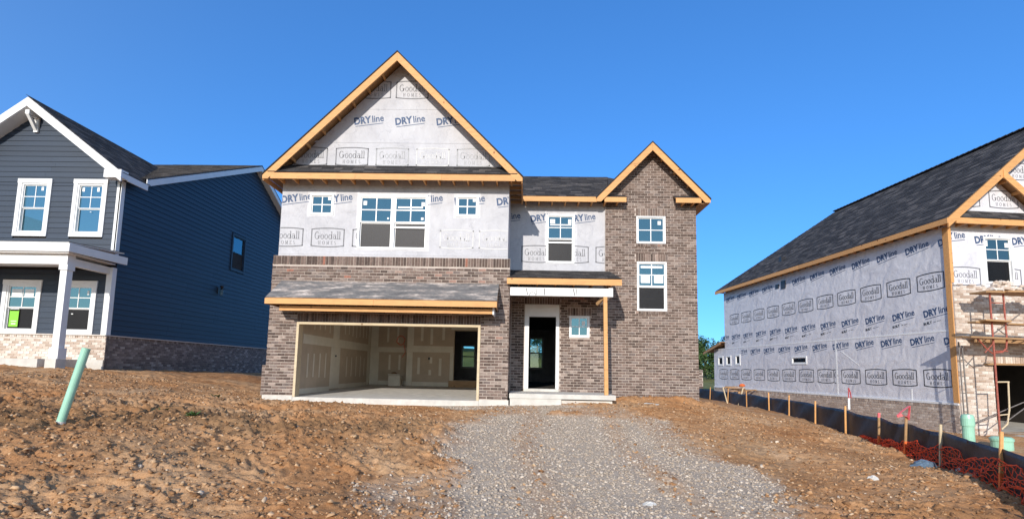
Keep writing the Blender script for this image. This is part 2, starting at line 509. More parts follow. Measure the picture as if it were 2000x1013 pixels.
# shingles ----------------------------------------------------------
class Shingles:
    def __init__(s): s.l = []
    def slope(s, M, e0, e1, t1, t0, ex=.145, w=.30):
        """e0,e1 the eave ends (left, right seen from outside), t1,t0 the top ends"""
        e0, e1, t1, t0 = [M @ Vector(p) for p in (e0, e1, t1, t0)]
        n = (e1 - e0).cross(t0 - e0)
        if n.length < 1e-6: n = (e1 - e0).cross(t1 - e0)
        n.normalize()
        if n.z < 0: n = -n
        ax = (e1 - e0).normalized(); upv = n.cross(ax).normalized()
        if upv.z < 0: upv = -upv
        H = max((t0 - e0).dot(upv), (t1 - e0).dot(upv)); rows = int(H / ex)
        for k in range(rows + 1):
            f = min(1, (k * ex + ex * .5) / H)
            a = e0.lerp(t0, f); b = e1.lerp(t1, f)
            L = (b - a).dot(ax)
            if L < .06: continue
            x = -rnd.uniform(0, w)
            while x < L - .02:
                p, q = max(0, x), min(L, x + w * rnd.choice((.8, 1, 1, 1.15)))
                x = q
                if q - p < .05: continue
                base = e0 + ax * ((a - e0).dot(ax) + (p + q) / 2) + upv * (k * ex)
                s.l.append((base, ax, upv, n, q - p - .004, rnd.random() ** 1.2, ex))
    def finish(s, root, mat, limit=300):
        idx = sorted([i for i, b in enumerate(s.l) if .28 < b[4] < .31], key=lambda i: (s.l[i][0] - CAM_P).length)
        chosen = set(idx[:limit]); rest = MB(); bank = {}
        def shape(mb, M, w, ex, lift, t):
            vs = [(-w / 2, -.01, lift), (w / 2, -.01, lift), (w / 2, ex + .03, .003), (-w / 2, ex + .03, .003),
                  (-w / 2, -.01, -.002), (w / 2, -.01, -.002), (w / 2, ex + .03, -.004), (-w / 2, ex + .03, -.004)]
            mb.add(vs, ((0, 1, 2, 3), (4, 7, 6, 5), (0, 4, 5, 1), (1, 5, 6, 2), (2, 6, 7, 3), (3, 7, 4, 0)), t, M)
        for i, (base, ax, upv, n, w, t, ex) in enumerate(s.l):
            Mx = Matrix((ax, upv, n)).transposed().to_4x4(); Mx.translation = base
            if i in chosen:
                k = (min(9, int(t * 10)))
                if k not in bank:
                    mb = MB(); shape(mb, Matrix(), .296, ex, .014, (k + .5) / 10); bank[k] = mb.mesh('shingle', mat)
                piece('shingle', bank[k], root, Mx)
            else: shape(rest, Mx, w, ex, rnd.uniform(.010, .017), t)
        rest.build('shingles', mat, root, kind='stuff')

# windows -----------------------------------------------------------
def window(root, M, x0, x1, z0, z1, kind='double', fr=.06, depth=.09, glass_low='screen', glass_up='glass',
           sash_gap=0, label=None, grid=True, mat='vinyl', stickers=(), back=.10, muntin=.026):
    """y=0 is the outer wall face; the frame stands a little proud of it"""
    w = MB(M)
    y0, y1 = -.022, depth
    w.box(x0, x0 + fr, y0, y1, z0, z1).box(x1 - fr, x1, y0, y1, z0, z1)
    w.box(x0 + fr, x1 - fr, y0, y1, z1 - fr, z1).box(x0 + fr, x1 - fr, y0, y1, z0, z0 + fr)
    W = w.build('window', mat, root, label=label)
    a, b, c, d = x0 + fr, x1 - fr, z0 + fr, z1 - fr
    def sash(a, b, c, d, y, g, bars, t=.027):
        s_ = MB(M)
        s_.box(a, a + t, y, y + .03, c, d).box(b - t, b, y, y + .03, c, d)
        s_.box(a + t, b - t, y, y + .03, d - t, d).box(a + t, b - t, y, y + .03, c, c + t)
        s_.build('sash', mat, W)
        MB(M).box(a + t, b - t, y + .014, y + .018, c + t, d - t).build('pane', g, W)
        if bars:
            m = MB(M); mx, mz = (a + b) / 2, (c + d) / 2
            m.box(mx - muntin / 2, mx + muntin / 2, y + .006, y + .013, c + t, d - t)
            m.box(a + t, mx - muntin / 2, y + .006, y + .013, mz - muntin / 2, mz + muntin / 2)
            m.box(mx + muntin / 2, b - t, y + .006, y + .013, mz - muntin / 2, mz + muntin / 2)
            m.build('muntin', mat, W)
    if kind == 'double':
        mz = (c + d) / 2
        sash(a, b, mz, d, .012, glass_up, grid)
        sash(a, b, c, mz, .044, glass_low, False)
        if sash_gap:
            MB(M).box(a, b, .01, .043, mz - sash_gap, mz - sash_gap + .05).build('rail', mat, W)
    else:
        sash(a, b, c, d, .012, glass_up, grid)
    for (sx, sz, sw, sh, mt) in stickers:
        MB(M).box(x0 + sx, x0 + sx + sw, .0215, .0245, z0 + sz, z0 + sz + sh).build('sticker', mt, W)
    return W

# print on the wrap ---------------------------------------------------
def font_polys(txt, size, bold=0, shear=0, xs=1, spacing=1):
    c = bpy.data.curves.new('t', 'FONT'); c.body = txt; c.size = size; c.offset = bold; c.shear = shear
    c.resolution_u = 3; c.space_character = spacing
    o = bpy.data.objects.new('t', c)
    me = bpy.data.meshes.new_from_object(o)
    vs = [(v.co.x * xs, v.co.y) for v in me.vertices]
    ps = [[vs[i] for i in p.vertices] for p in me.polygons]
    bpy.data.objects.remove(o); bpy.data.curves.remove(c); bpy.data.meshes.remove(me)
    return ps
def ring(cx, cz, rx, rz, ix, iz, a0=0, a1=360, n=14):
    out = []; st = [R(a0 + (a1 - a0) * i / n) for i in range(n + 1)]
    for p, q in zip(st[:-1], st[1:]):
        out.append([(cx + rx * math.cos(p), cz + rz * math.sin(p)), (cx + rx * math.cos(q), cz + rz * math.sin(q)),
                    (cx + ix * math.cos(q), cz + iz * math.sin(q)), (cx + ix * math.cos(p), cz + iz * math.sin(p))])
    return out
def rect(x0, x1, z0, z1): return [[(x0, z0), (x1, z0), (x1, z1), (x0, z1)]]
def bar(x0, z0, x1, z1, w):
    d = math.hypot(x1 - x0, z1 - z0); nx, nz = -(z1 - z0) / d * w / 2, (x1 - x0) / d * w / 2
    return [[(x0 + nx, z0 + nz), (x1 + nx, z1 + nz), (x1 - nx, z1 - nz), (x0 - nx, z0 - nz)]]
def serif_letter(ch):
    """thick-and-thin lettering in a box one unit high; returns polygons and advance"""
    if ch == 'G': return ring(.42, .5, .42, .52, .29, .45, 45, 345) + rect(.66, .80, .05, .45) + rect(.52, .92, .42, .48), 1.0
    if ch == 'o': return ring(.31, .33, .31, .35, .19, .29), .68
    if ch == 'd': return ring(.30, .33, .30, .35, .18, .29) + rect(.50, .62, 0, 1.05) + rect(.38, .55, 1.0, 1.06) + rect(.56, .74, -.01, .05), .76
    if ch == 'a': return ring(.26, .22, .26, .23, .15, .17) + rect(.42, .54, 0, .5) + ring(.27, .48, .27, .20, .18, .15, 0, 160, 8) + rect(.48, .66, -.01, .05), .68
    if ch == 'l': return rect(.08, .21, 0, 1.05) + rect(-.02, .14, 1.0, 1.06) + rect(-.02, .31, -.01, .05), .34
    if ch == 'H': return rect(.08, .2, 0, 1) + rect(.56, .68, 0, 1) + rect(.2, .56, .47, .54) + rect(0, .28, 0, .06) + rect(.48, .76, 0, .06) + rect(0, .28, .94, 1) + rect(.48, .76, .94, 1), .95
    if ch == 'O': return ring(.42, .5, .42, .52, .29, .45), 1.0
    if ch == 'M': return rect(.08, .15, 0, 1) + rect(.68, .80, 0, 1) + bar(.12, 1, .43, .1, .12) + bar(.43, .1, .74, 1, .07) + rect(0, .24, 0, .06) + rect(.6, .9, 0, .06), 1.05
    if ch == 'E': return rect(.08, .2, 0, 1) + rect(0, .58, 0, .06) + rect(0, .58, .94, 1) + rect(.2, .45, .47, .54) + rect(.54, .60, 0, .2) + rect(.52, .58, .8, 1), .8
    if ch == 'S': return ring(.28, .74, .26, .28, .16, .21, 40, 270, 9) + ring(.28, .26, .26, .28, .16, .21, -140, 90, 9), .75
    return [], .4
def word(txt, h, spacing=0):
    out = []; x = 0
    for ch in txt:
        ps, adv = serif_letter(ch)
        out += [[(x + p[0] * h, p[1] * h) for p in q] for q in ps]
        x += (adv + spacing) * h
    return out, x - spacing * h
def shift(ps, dx, dz): return [[(x + dx, z + dz) for x, z in p] for p in ps]
def scale(ps, sx, sz): return [[(x * sx, z * sz) for x, z in p] for p in ps]
def rot(ps, a):
    c, s_ = math.cos(a), math.sin(a)
    return [[(x * c - z * s_, x * s_ + z * c) for x, z in p] for p in ps]

def badge():
    W, H, t, b = .47, .245, .030, .035
    out = rect(-W, -W + t, -H, H) + rect(W - t, W, -H, H)
    n = 10
    for sgn in (1, -1):
        for i in range(n):
            a, c = -W + 2 * W * i / n, -W + 2 * W * (i + 1) / n
            f = lambda x: H + b * (1 - (abs(x) / W) ** 2.2)
            p = [(a, sgn * f(a)), (c, sgn * f(c)), (c, sgn * (f(c) - t)), (a, sgn * (f(a) - t))]
            out.append(p if sgn > 0 else p[::-1])
    return out
w1, l1 = word('Goodall', .205, .02)
w2, l2 = word('HOMES', .10, .35)
BADGE = badge()
BTXT = shift(scale(w1, .74 / l1, 1), -.37, -.045) + shift(scale(w2, .52 / l2, 1), -.26, -.20)
DRY = font_polys('DRY', .30, .012) + shift(font_polys('line', .27, .004), .0, 0)
dx = max(p[0] for q in font_polys('DRY', .30, .012) for p in q) + .02
LINE = font_polys('line', .30, .005)
DRYL = font_polys('DRY', .30, .012) + shift(LINE, dx, 0)
dw = max(p[0] for q in DRYL for p in q)
DRYL = shift(scale(DRYL, .86 / dw, .95), -.43, -.075)
DRYL += rect(-.40, .40, -.145, -.128)
DRYL = rot(DRYL, R(8))
CAPT = shift(font_polys('BUILT', .11, .004), -.3, 0) + rect(.05, .13, .02, .035) + rect(.16, .3, .02, .032)
CAPT = rot(CAPT, R(8))

def clip_poly(p, a, b, c):
    """keep a*x+b*z<=c"""
    out = []
    for i in range(len(p)):
        u, v = p[i], p[(i + 1) % len(p)]
        fu, fv = a * u[0] + b * u[1] - c, a * v[0] + b * v[1] - c
        if fu <= 0: out.append(u)
        if (fu < 0 < fv) or (fv < 0 < fu):
            t = fu / (fu - fv); out.append((u[0] + (v[0] - u[0]) * t, u[1] + (v[1] - u[1]) * t))
    return out
FLAT = {}
def flat_mesh(key, ps, mat):
    if key in FLAT: return FLAT[key]
    mb = MB()
    for p in ps:
        if len(p) >= 3:
            # a hair of thickness is not visible; print is flat ink
            mb.add([(x, 0, z) for x, z in p], [tuple(range(len(p)))])
    me = mb.mesh(key[0], mat); FLAT[key] = me
    return me
def cut_rect(ps, a, b, c, d):
    out = []
    for p in ps:
        for lims in (((1, 0, a),), ((-1, 0, -b),), ((-1, 0, -a), (1, 0, b), (0, 1, c)), ((-1, 0, -a), (1, 0, b), (0, -1, -d))):
            q = p
            for l in lims:
                q = clip_poly(q, *l)
                if len(q) < 3: break
            if len(q) >= 3: out.append(q)
    return out
def stamp(parent, M, kind, x, z, mat='ink_grey', x0=None, x1=None, halves=(), holes=()):
    hs = [(h[0] - x, h[1] - x, h[2] - z, h[3] - z) for h in holes if h[0] < x + .55 and h[1] > x - .55 and h[2] < z + .4 and h[3] > z - .4]
    parts = []
    if kind == 'logo': parts = [('printed_border', BADGE, mat), ('printed_lettering', BTXT, mat)]
    elif kind == 'line': parts = [('printed_lettering', DRYL, mat)]
    else: parts = [('printed_caption', CAPT, mat)]
    for nm, ps, mt in parts:
        key = (nm, kind, mt)
        if (x0 is not None and x - .5 < x0) or (x1 is not None and x + .5 > x1) or halves or hs:
            lim = []
            if x0 is not None: lim.append((-1, 0, -(x0 - x)))
            if x1 is not None: lim.append((1, 0, x1 - x))
            for (a, b, c) in halves: lim.append((a, b, c - a * x - b * z))
            q = ps
            for l in lim: q = [r2 for r2 in (clip_poly(p, *l) for p in q) if len(r2) >= 3]
            for h in hs: q = cut_rect(q, *h)
            if not q: continue
            ps = q; key = (nm, kind, mt, round(x, 3), round(z, 3), round(M.translation.x, 2), round(M.translation.y, 2))
        piece(nm, flat_mesh(key, ps, mt), parent, M @ T((x, -.004, z)))

def seam(parent, M, x0, x1, z):
    MB(M).box(x0, x1, -.006, 0.001, z - .012, z + .045).build('wrap_seam', 'wrap', parent)

# ------------------------------------------------------------------ terrain
def tps(P, Z):
    n = len(P); d = np.linalg.norm(P[:, None] - P[None], axis=2)
    K = np.where(d > 0, d, 0)      # linear kernel: calm between the points
    K = -d
    A = np.zeros((n + 1, n + 1)); A[:n, :n] = K; A[:n, n] = 1; A[n, :n] = 1
    w = np.linalg.solve(A, np.append(Z, 0))
    def f(x, y):
        out = np.full(x.shape, w[n])
        for i in range(n): out -= w[i] * np.sqrt((x - P[i, 0]) ** 2 + (y - P[i, 1]) ** 2 + .35)
        return out
    return f
CP = np.array([
 (-7, 0, -.29), (-5.5, -.1, -.30), (-4, -.1, -.30), (-2, -.1, -.30), (-.4, -.1, -.27), (1.2, 0, -.20), (2.4, -.1, -.16), (3.9, 1.5, -.17), (5.2, 1.5, -.17), (5.6, 6, -.3), (5.6, 11, -.35),
 (-13.4, 2.2, .42), (-15, .6, .47), (-16.7, 2.2, .5), (-20, 2, .55), (-13.6, .4, .44), (-13.2, 7, .33), (-13.2, 12, .22), (-13, 17, .15), (-10, 6, .10), (-9.5, 1, .05), (-7.3, 5, -.2), (-7.3, 11, -.25), (-8.5, 8, -.1),
 (-4, 5, -.3), (0, 6, -.3), (3.5, 6, -.3),
 (0, -8, -.80), (-4.6, -9.2, -.70), (5.4, -7.9, -.83), (0, -13.8, -.92), (-6.6, -6.5, -.20), (-9, -8, -.25), (-12, -12, -.35), (-12, -4, .12), (-9, -3, .06), (-6, -3, -.22), (-3, -5, -.52), (0, -4, -.52), (3, -4, -.55), (5.5, -2.5, -.60), (7, 0, -.58),
 (5.7, -8.5, -.82), (6.3, -6.6, -.80), (7.08, -4.77, -.81), (7.74, -2.27, -.81), (8.39, -.1, -.81), (8.9, 2.2, -.80), (9.55, 6.4, -.80), (10.1, 11, -.80), (10.4, 15, -.80),
 (12.3, 1, -.93), (12, -4, -.98), (9.5, -6, -.98), (11.4, 8, -.86), (10.9, 14, -.82), (16, -2, -.95), (22, -2, -.95), (12, -14, -1.1),
 (0, 30, .0), (20, 30, -.7), (14, 60, .2), (30, 60, -.3), (-30, 40, 1.2), (0, 80, 4.2), (-25, 80, 5), (34, 85, .8), (60, 60, -.5), (-60, 0, .6), (60, 0, -1.2), (0, -60, -1.5), (120, 120, 2), (-120, 120, 6)], float)
BASE = tps(CP[:, :2], CP[:, 2])
_rs = np.random.RandomState(5)
_tab = _rs.rand(256, 256)
def vn(x, y, sc, seed=0):
    x = x * sc + seed * 17.3; y = y * sc + seed * 31.7
    xi = np.floor(x).astype(int); yi = np.floor(y).astype(int); fx = x - xi; fy = y - yi
    fx = fx * fx * fx * (fx * (fx * 6 - 15) + 10); fy = fy * fy * fy * (fy * (fy * 6 - 15) + 10)
    t = lambda a, b: _tab[a & 255, b & 255]
    return (t(xi, yi) * (1 - fx) * (1 - fy) + t(xi + 1, yi) * fx * (1 - fy) + t(xi, yi + 1) * (1 - fx) * fy + t(xi + 1, yi + 1) * fx * fy)
def smooth(a, b, x): t = np.clip((x - a) / (b - a), 0, 1); return t * t * (3 - 2 * t)
# gravel drive: left and right edge as a function of Y
GY = np.array([-14, -9.0, -7.8, -6.5, -4.9, -3.7, -2.4, -1.5, -.7, .1, .9])
GL = np.array([-1.6, -1.35, -1.35, -1.1, -1.1, -1.0, -.85, -1.1, -1.9, -2.6, -.5])
GR = np.array([2.4, 2.8, 3.05, 3.3, 3.3, 3.2, 2.95, 2.5, 1.5, .7, .7])
def gravel_mask(x, y):
    yy = y + (vn(x, y, .9, 3) - .5) * 1.0
    l = np.interp(yy, GY, GL); r = np.interp(yy, GY, GR)
    n = (vn(x, y, 1.3, 4) - .5) * .9 + (vn(x, y, 5, 5) - .5) * .35
    m = smooth(-.45, .35, x - l + n) * smooth(-.45, .35, r - x + n)
    m = m * (1 - .55 * smooth(.58, .80, vn(x * 1.3, y * .5, 1.1, 51)))
    m = m * (1 - .35 * np.exp(-((x - .15 + .12 * np.sin(y)) / .22) ** 2)) * (1 - .35 * np.exp(-((x - 1.85 + .12 * np.sin(y)) / .22) ** 2))
    # a tongue of bare dirt near the porch
    m = m * (1 - smooth(.45, .75, 1.15 - np.sqrt(((x - 1.1) / .85) ** 2 + ((y + 1.7) / .6) ** 2) + n * .5))
    return m * smooth(1.0, .4, y)
def detail(x, y):
    g = gravel_mask(x, y)
    big = (vn(x, y, .45, 1) - .5) * .10 + (vn(x, y, 1.1, 2) - .5) * .07
    rough = .80 + .9 * smooth(.35, .75, vn(x * .6, y, .5, 9))
    # a raised churned bank that runs diagonally across the left foreground
    band = np.exp(-((y + 4.9 - (x + 4) * .22) / 1.5) ** 2) * smooth(1.0, -1.2, x)
    rough = rough + band * 1.0
    x2 = x + (vn(x, y, 2.2, 6) - .5) * .5; y2 = y + (vn(x, y, 2.2, 7) - .5) * .5
    rid = (1 - np.abs(2 * vn(x2, y2, 2.3, 8) - 1)) ** 2 * .026
    rid += (1 - np.abs(2 * vn(x2 * .6, y2 + .4 * x, 6.0, 10) - 1)) ** 3 * .030
    rid += (1 - np.abs(2 * vn(x2 * .7 + .3 * y, y2, 12.5, 11) - 1)) ** 3 * .022 + (vn(x, y, 24, 12) - .5) * .013
    tr = np.sin((y + .16 * x) * 9 + 3 * vn(x, y, .6, 13)) * .012 * smooth(-5, -9, x)
    for cx_ in (0., 1.15):      # ruts left by a machine crossing the lot
        dl = y + 3.0 - .22 * (x + 6) + cx_ + .12 * np.sin(x * .9)
        d_r = np.exp(-(dl / .13) ** 2) * smooth(-1.6, -2.6, x)
        tr = tr - .045 * d_r + .022 * np.exp(-((dl - .24) / .10) ** 2) * smooth(-1.6, -2.6, x) + .008 * d_r * np.sin(x * 26)
    for cx_ in (.15, 1.85): tr = tr - .022 * g * np.exp(-((x - cx_ + .12 * np.sin(y)) / .20) ** 2)
    calm = (vn(x, y, 9, 14) - .5) * .016 + (vn(x, y, 24, 15) - .5) * .012
    d = rid * rough + tr
    out = big * (1 - .5 * g) + rid * rough * (1 - g) + tr + calm * g + band * .05
    # spoil heaped against the tower wall
    out += .13 * np.exp(-((x - 3.1) / .5) ** 2 - ((y - 1.1) / .35) ** 2) + .16 * np.exp(-((x - 4.4) / .9) ** 2 - ((y - 1.15) / .3) ** 2)
    fade = smooth(60, 25, np.hypot(x, y))
    # flat pads right under the slabs and walls
    pad = 1 - smooth(.25, .0, np.maximum(np.abs(x + 3.7) - 3.3, np.abs(y + .0) - .12)) * .8
    return out * fade * pad
def ground_z(x, y):
    x = np.asarray(x, float); y = np.asarray(y, float)
    z = BASE(x, y) + detail(x, y)
    inside = smooth(.0, .3, np.minimum(np.minimum(x + 6.9, -.6 - x), np.minimum(y - .15, 10.9 - y)))
    inside2 = smooth(.0, .3, np.minimum(np.minimum(x + .6, 5.0 - x), np.minimum(y - 2.0, 10.9 - y)))
    inside3 = smooth(.0, .3, np.minimum(np.minimum(x - 12.9, 24 - x), np.minimum(y - 2.2 , 13 - y)))
    return z - .5 * np.maximum(inside, inside2) - .5 * inside3
def gz(x, y): return float(ground_z(np.array([x]), np.array([y]))[0])

def axis(dense0, dense1, step, far0, far1, grow=1.13):
    a = list(np.arange(dense0, dense1, step)); s_ = step; x = dense0; lo = []
    while x > far0: s_ *= grow; x -= s_; lo.append(x)
    s_ = step; x = a[-1]; hi = []
    while x < far1: s_ *= grow; x += s_; hi.append(x)
    return np.array(lo[::-1] + a + hi)
ys = []; y = -9.6
while y < 2.6: ys.append(y); y += .022 + .0022 * (y + 9.6)
lo = []; s_ = .022; y = -9.6
while y > -500: s_ *= 1.18; y -= s_; lo.append(y)
hi = []; s_ = .05; y = ys[-1]
while y < 900: s_ *= 1.10; y += s_; hi.append(y)
YS = np.array(lo[::-1] + ys + hi)
XS = axis(-14.5, 9.5, .028, -900, 900)
gx, gy = np.meshgrid(XS, YS)
gzv = ground_z(gx, gy)
nx, ny = len(XS), len(YS)
me = bpy.data.meshes.new('ground')
me.vertices.add(nx * ny)
me.vertices.foreach_set('co', np.stack([gx, gy, gzv], -1).astype(np.float32).ravel())
ii = (np.arange(ny - 1)[:, None] * nx + np.arange(nx - 1)[None]).ravel()
quads = np.stack([ii, ii + 1, ii + nx + 1, ii + nx], -1).astype(np.int32)
me.loops.add(quads.size); me.loops.foreach_set('vertex_index', quads.ravel())
me.polygons.add(len(quads)); me.polygons.foreach_set('loop_start', np.arange(len(quads), dtype=np.int32) * 4)
me.update(calc_edges=True)
a = me.attributes.new('gravel', 'FLOAT', 'POINT'); a.data.foreach_set('value', gravel_mask(gx, gy).astype(np.float32).ravel())
grass = smooth(14, 24, gy + (vn(gx, gy, .2, 21) - .5) * 8) + smooth(-20, -40, gy)
damp = smooth(.35, .8, np.exp(-((gy + 5.3 - (gx + 4) * .30) / .95) ** 2) * smooth(-.6, -2.4, gx) + (vn(gx, gy, 1.7, 41) - .5) * .7) * .85
damp = np.maximum(damp, smooth(.55, .75, vn(gx, gy, .9, 42)) * .4 * smooth(-3, -5, gy))
a = me.attributes.new('damp', 'FLOAT', 'POINT'); a.data.foreach_set('value', damp.astype(np.float32).ravel())
a = me.attributes.new('grass', 'FLOAT', 'POINT'); a.data.foreach_set('value', np.clip(grass, 0, 1).astype(np.float32).ravel())
me.materials.append(MATS['ground'])
o = bpy.data.objects.new('ground', me); COL.objects.link(o)
tag(o, kind='structure')

def scatter(name, mat, pts, sizes, label, tints, flat=(1, 1, 1)):
    """loose stones: small irregular blocks resting in the soil, one uncountable mass"""
    n = len(pts); rs = np.random.RandomState(len(name))
    base = np.array([(-1, -1, -.6), (1, -1, -.6), (1, 1, -.6), (-1, 1, -.6), (-.7, -.7, .6), (.7, -.7, .6), (.7, .7, .6), (-.7, .7, .6)], float)
    v = base[None] * (1 + (rs.rand(n, 8, 3) - .5) * .7)
    v = v * sizes[:, None, None] * (0.6 + .8 * rs.rand(n, 1, 3)) * np.array(flat)[None, None]
    a = rs.rand(n) * 6.283; t = (rs.rand(n) - .5) * 1.2; u = (rs.rand(n) - .5) * 1.2
    def rotm(v, ang, i, j):
        c, s = np.cos(ang)[:, None], np.sin(ang)[:, None]
        A = v[:, :, i] * c - v[:, :, j] * s; B = v[:, :, i] * s + v[:, :, j] * c
        v = v.copy(); v[:, :, i] = A; v[:, :, j] = B; return v
    v = rotm(rotm(rotm(v, t, 1, 2), u, 0, 2), a, 0, 1) + pts[:, None, :]
    F = np.array(CUBE_F, np.int32)
    f = (F[None] + (np.arange(n) * 8)[:, None, None]).reshape(-1, 4).astype(np.int32)
    me = bpy.data.meshes.new(name)
    me.vertices.add(n * 8); me.vertices.foreach_set('co', v.astype(np.float32).ravel())
    me.loops.add(f.size); me.loops.foreach_set('vertex_index', f.ravel())
    me.polygons.add(len(f)); me.polygons.foreach_set('loop_start', np.arange(len(f), dtype=np.int32) * 4)
    me.update(calc_edges=True)
    at = me.attributes.new('tint', 'FLOAT', 'FACE'); at.data.foreach_set('value', np.repeat(tints, 6).astype(np.float32))
    me.materials.append(MATS[mat])
    o = bpy.data.objects.new(name, me); COL.objects.link(o)
    tag(o, label, kind='stuff')
    o['category'] = 'stones'
rs = np.random.RandomState(11)
def sample(n, x0, x1, want_gravel, smin, smax, pw=2.5, ynear=-9.8, yfar=1.2):
    # more of them close to the viewer
    u = rs.rand(n); y = ynear + (yfar - ynear) * u ** 1.35
    x = x0 + (x1 - x0) * rs.rand(n)
    g = gravel_mask(x, y)
    keep = (rs.rand(n) < (g if want_gravel else (1 - g) * (.55 + .45 * smooth(.35, .7, vn(x, y, .8, 30)))))
    keep &= ~((x > -7.2) & (x < -.2) & (y > -.15)) & ~((x > -.5) & (x < 2.6) & (y > -.12)) & (y < 1.6)
    x, y = x[keep], y[keep]
    s_ = smin + (smax - smin) * rs.rand(len(x)) ** pw
    z = ground_z(x, y) + s_ * .25
    return np.stack([x, y, z], -1), s_
P_, s_ = sample(80000, -3, 5, True, .004, .020, 3.5)
scatter('gravel', 'gravel', P_, s_, 'loose grey crushed gravel of the drive', rs.rand(len(P_)) ** 1.1)
P_, s_ = sample(110000, -13, 9, False, .004, .026, 4.5)
scatter('dirt_clods', 'clod', P_, s_, 'brown soil clods and small pale stones on bare ground', rs.rand(len(P_)), (1.25, .9, .8))

# ================================================================== main house
I4 = Matrix()
def gable_line(c, zt, sl): return lambda x: zt - sl * abs(x - c)
MAIN = thing('house', 'unfinished two-storey house in the middle with brown brick, printed white wrap and open garage', 'house', T((-3.7, 0, -.3)))
GZ = gable_line(-3.69, 9.47, 1.008)
TZ = gable_line(3.82, 7.72, 1.04)
WIN_L = (-6.10, -5.42, 4.89, 5.50); WIN_P = (-4.70, -2.76, 3.94, 5.47); WIN_R = (-1.98, -1.34, 4.89, 5.49)
UPR = (.62, 1.50, 3.99, 5.53); SML = (1.35, 1.96, 1.70, 2.35); TWU = (3.39, 4.28, 4.62, 5.48); TWL = (3.40, 4.30, 2.54, 4.05)
DOOR = (.0, 1.04, .12, 2.68); GAR = (-6.20, -1.19, -.6, 1.87)

# --- wrapped front wall of the left block, with its gable
wp = MB()
wall(wp, -6.90, -.50, 3.70, 5.90, .10, .24, [WIN_L, WIN_P, WIN_R])
pts = [(-6.90, 5.90), (-.50, 5.90), (-.50, GZ(-.5) - .12), (-3.69, GZ(-3.69) - .12), (-6.90, GZ(-6.9) - .12)]
wp.xz(pts, .10, .24)
WRAP_M = wp.build('wrapped_wall', 'wrap', MAIN)
wp = MB(); wp.box(-.62, -.50, .24, 1.95, 2.95, 5.90)
wp.build('wrapped_wall', 'wrap', MAIN)
FWR = T((0, 1.85, 0))
wp = MB(); wall(wp, -.50, 2.44, 2.95, 5.92, 1.85, 1.99, [UPR])
WRAP_R = wp.build('wrapped_wall', 'wrap', MAIN)
# --- masonry backing
mw = MB()
GS = (-6.20, -1.19, 1.87, 2.12)
wall(mw, -6.98, -.43, -.12, 3.70, 0, .24, [GAR])
mw.box(-7.08, -6.98, 0, .24, -.12, .68)
mw.build('masonry_wall', 'mortar', MAIN)
mw = MB(); mw.box(-.62, -.43, .24, 1.75, -.12, 3.05); mw.build('masonry_wall', 'mortar', MAIN)
mw = MB(); wall(mw, -.43, 2.44, -.12, 2.95, 1.75, 1.99, [DOOR, SML]); mw.build('masonry_wall', 'mortar', MAIN)
mw = MB(); wall(mw, 2.44, 5.22, -.35, 5.90, 1.75, 1.99, [TWU, TWL])
mw.xz([(2.44, 5.90), (5.22, 5.90), (5.22, TZ(5.22) - .1), (3.82, TZ(3.82) - .1), (2.44, TZ(2.44) - .1)], 1.75, 1.99)
mw.box(5.22, 5.34, 1.75, 1.99, .25, .80)
mw.build('masonry_wall', 'mortar', MAIN)
# --- remaining outer walls
ow = MB(); ow.box(-6.98, -6.84, .24, 11.0, -.35, 3.70); ow.box(5.08, 5.22, 1.99, 11.0, -.35, 3.0)
ow.build('side_wall', 'mortar', MAIN)
ow = MB(); ow.box(-6.90, -6.76, .24, 11.0, 3.70, 5.92); ow.box(5.06, 5.20, 1.99, 11.0, 3.0, 5.92)
BW1 = (.22, .92, .75, 2.28); BW2 = (-3.05, -2.35, .72, 1.85)
wall(ow, -6.84, 5.08, -.35, 5.92, 11.0, 11.14, [BW1, BW2])
ow.build('side_wall', 'wrap', MAIN)
for bw in (BW1, BW2): window(MAIN, T((0, 11.0, 0)), *bw, glass_low='clear_glass', glass_up='clear_glass', grid=False, fr=.05)

# --- bricks
def mtint(cx, cz):
    t = rnd.random() ** 1.15 * .95
    if cz > 2.3 and rnd.random() < .035: t = 1.0
    elif cz < 2 and rnd.random() < .06: t = .93
    return t
BR = Bricks()
F0 = T((0, 0, 0)); F1 = T((0, 1.75, 0))
BR.field(F0, -6.98, -.43, -.10, 3.44, [(GAR[0], GAR[1], -1, 2.13)], tintf=mtint)
BR.field(F0, -7.08, -6.99, -.10, .68, tintf=mtint)
BR.soldier(F0, -6.98, -.43, 3.45, 3.70, tintf=lambda x, z: rnd.random() ** 1.3 * .7 if rnd.random() > .015 else 1)
BR.soldier(F0, GAR[0], GAR[1], 1.875, 2.12, tintf=lambda x, z: rnd.random() * .7)
FR_ = frame(I4, (0, 1, 0), (-1, 0, 0), (-.43, 0, 0))      # return wall, faces right
BR.field(FR_, .0, 1.74, -.10, 3.0, tintf=mtint)
FLs = frame(I4, (0, -1, 0), (1, 0, 0), (-6.98, 0, 0))     # far left side wall
BR.field(FLs, -10.9, -.0, -.10, 3.6, tintf=mtint)
BR.field(F1, -.40, 2.44, -.02, 2.93, [(DOOR[0] - .02, DOOR[1] + .02, -1, 2.9), SML, (1.30, 2.02, 2.35, 2.60)], tintf=mtint)
BR.soldier(F1, DOOR[0] - .02, DOOR[1] + .02, 2.69, 2.90); BR.soldier(F1, 1.30, 2.02, 2.36, 2.60)
inside = lambda x, z: z < TZ(x) - .10
BR.field(F1, 2.445, 5.22, -.34, 7.6, [TWU, TWL, (3.37, 4.34, 5.48, 5.74), (3.37, 4.34, 4.05, 4.31), (3.36, 4.33, 4.52, 4.62), (3.36, 4.34, 2.44, 2.54)], test=inside,
         tintf=lambda x, z: min(.9, rnd.random() ** 1.05 * .85 + .06))
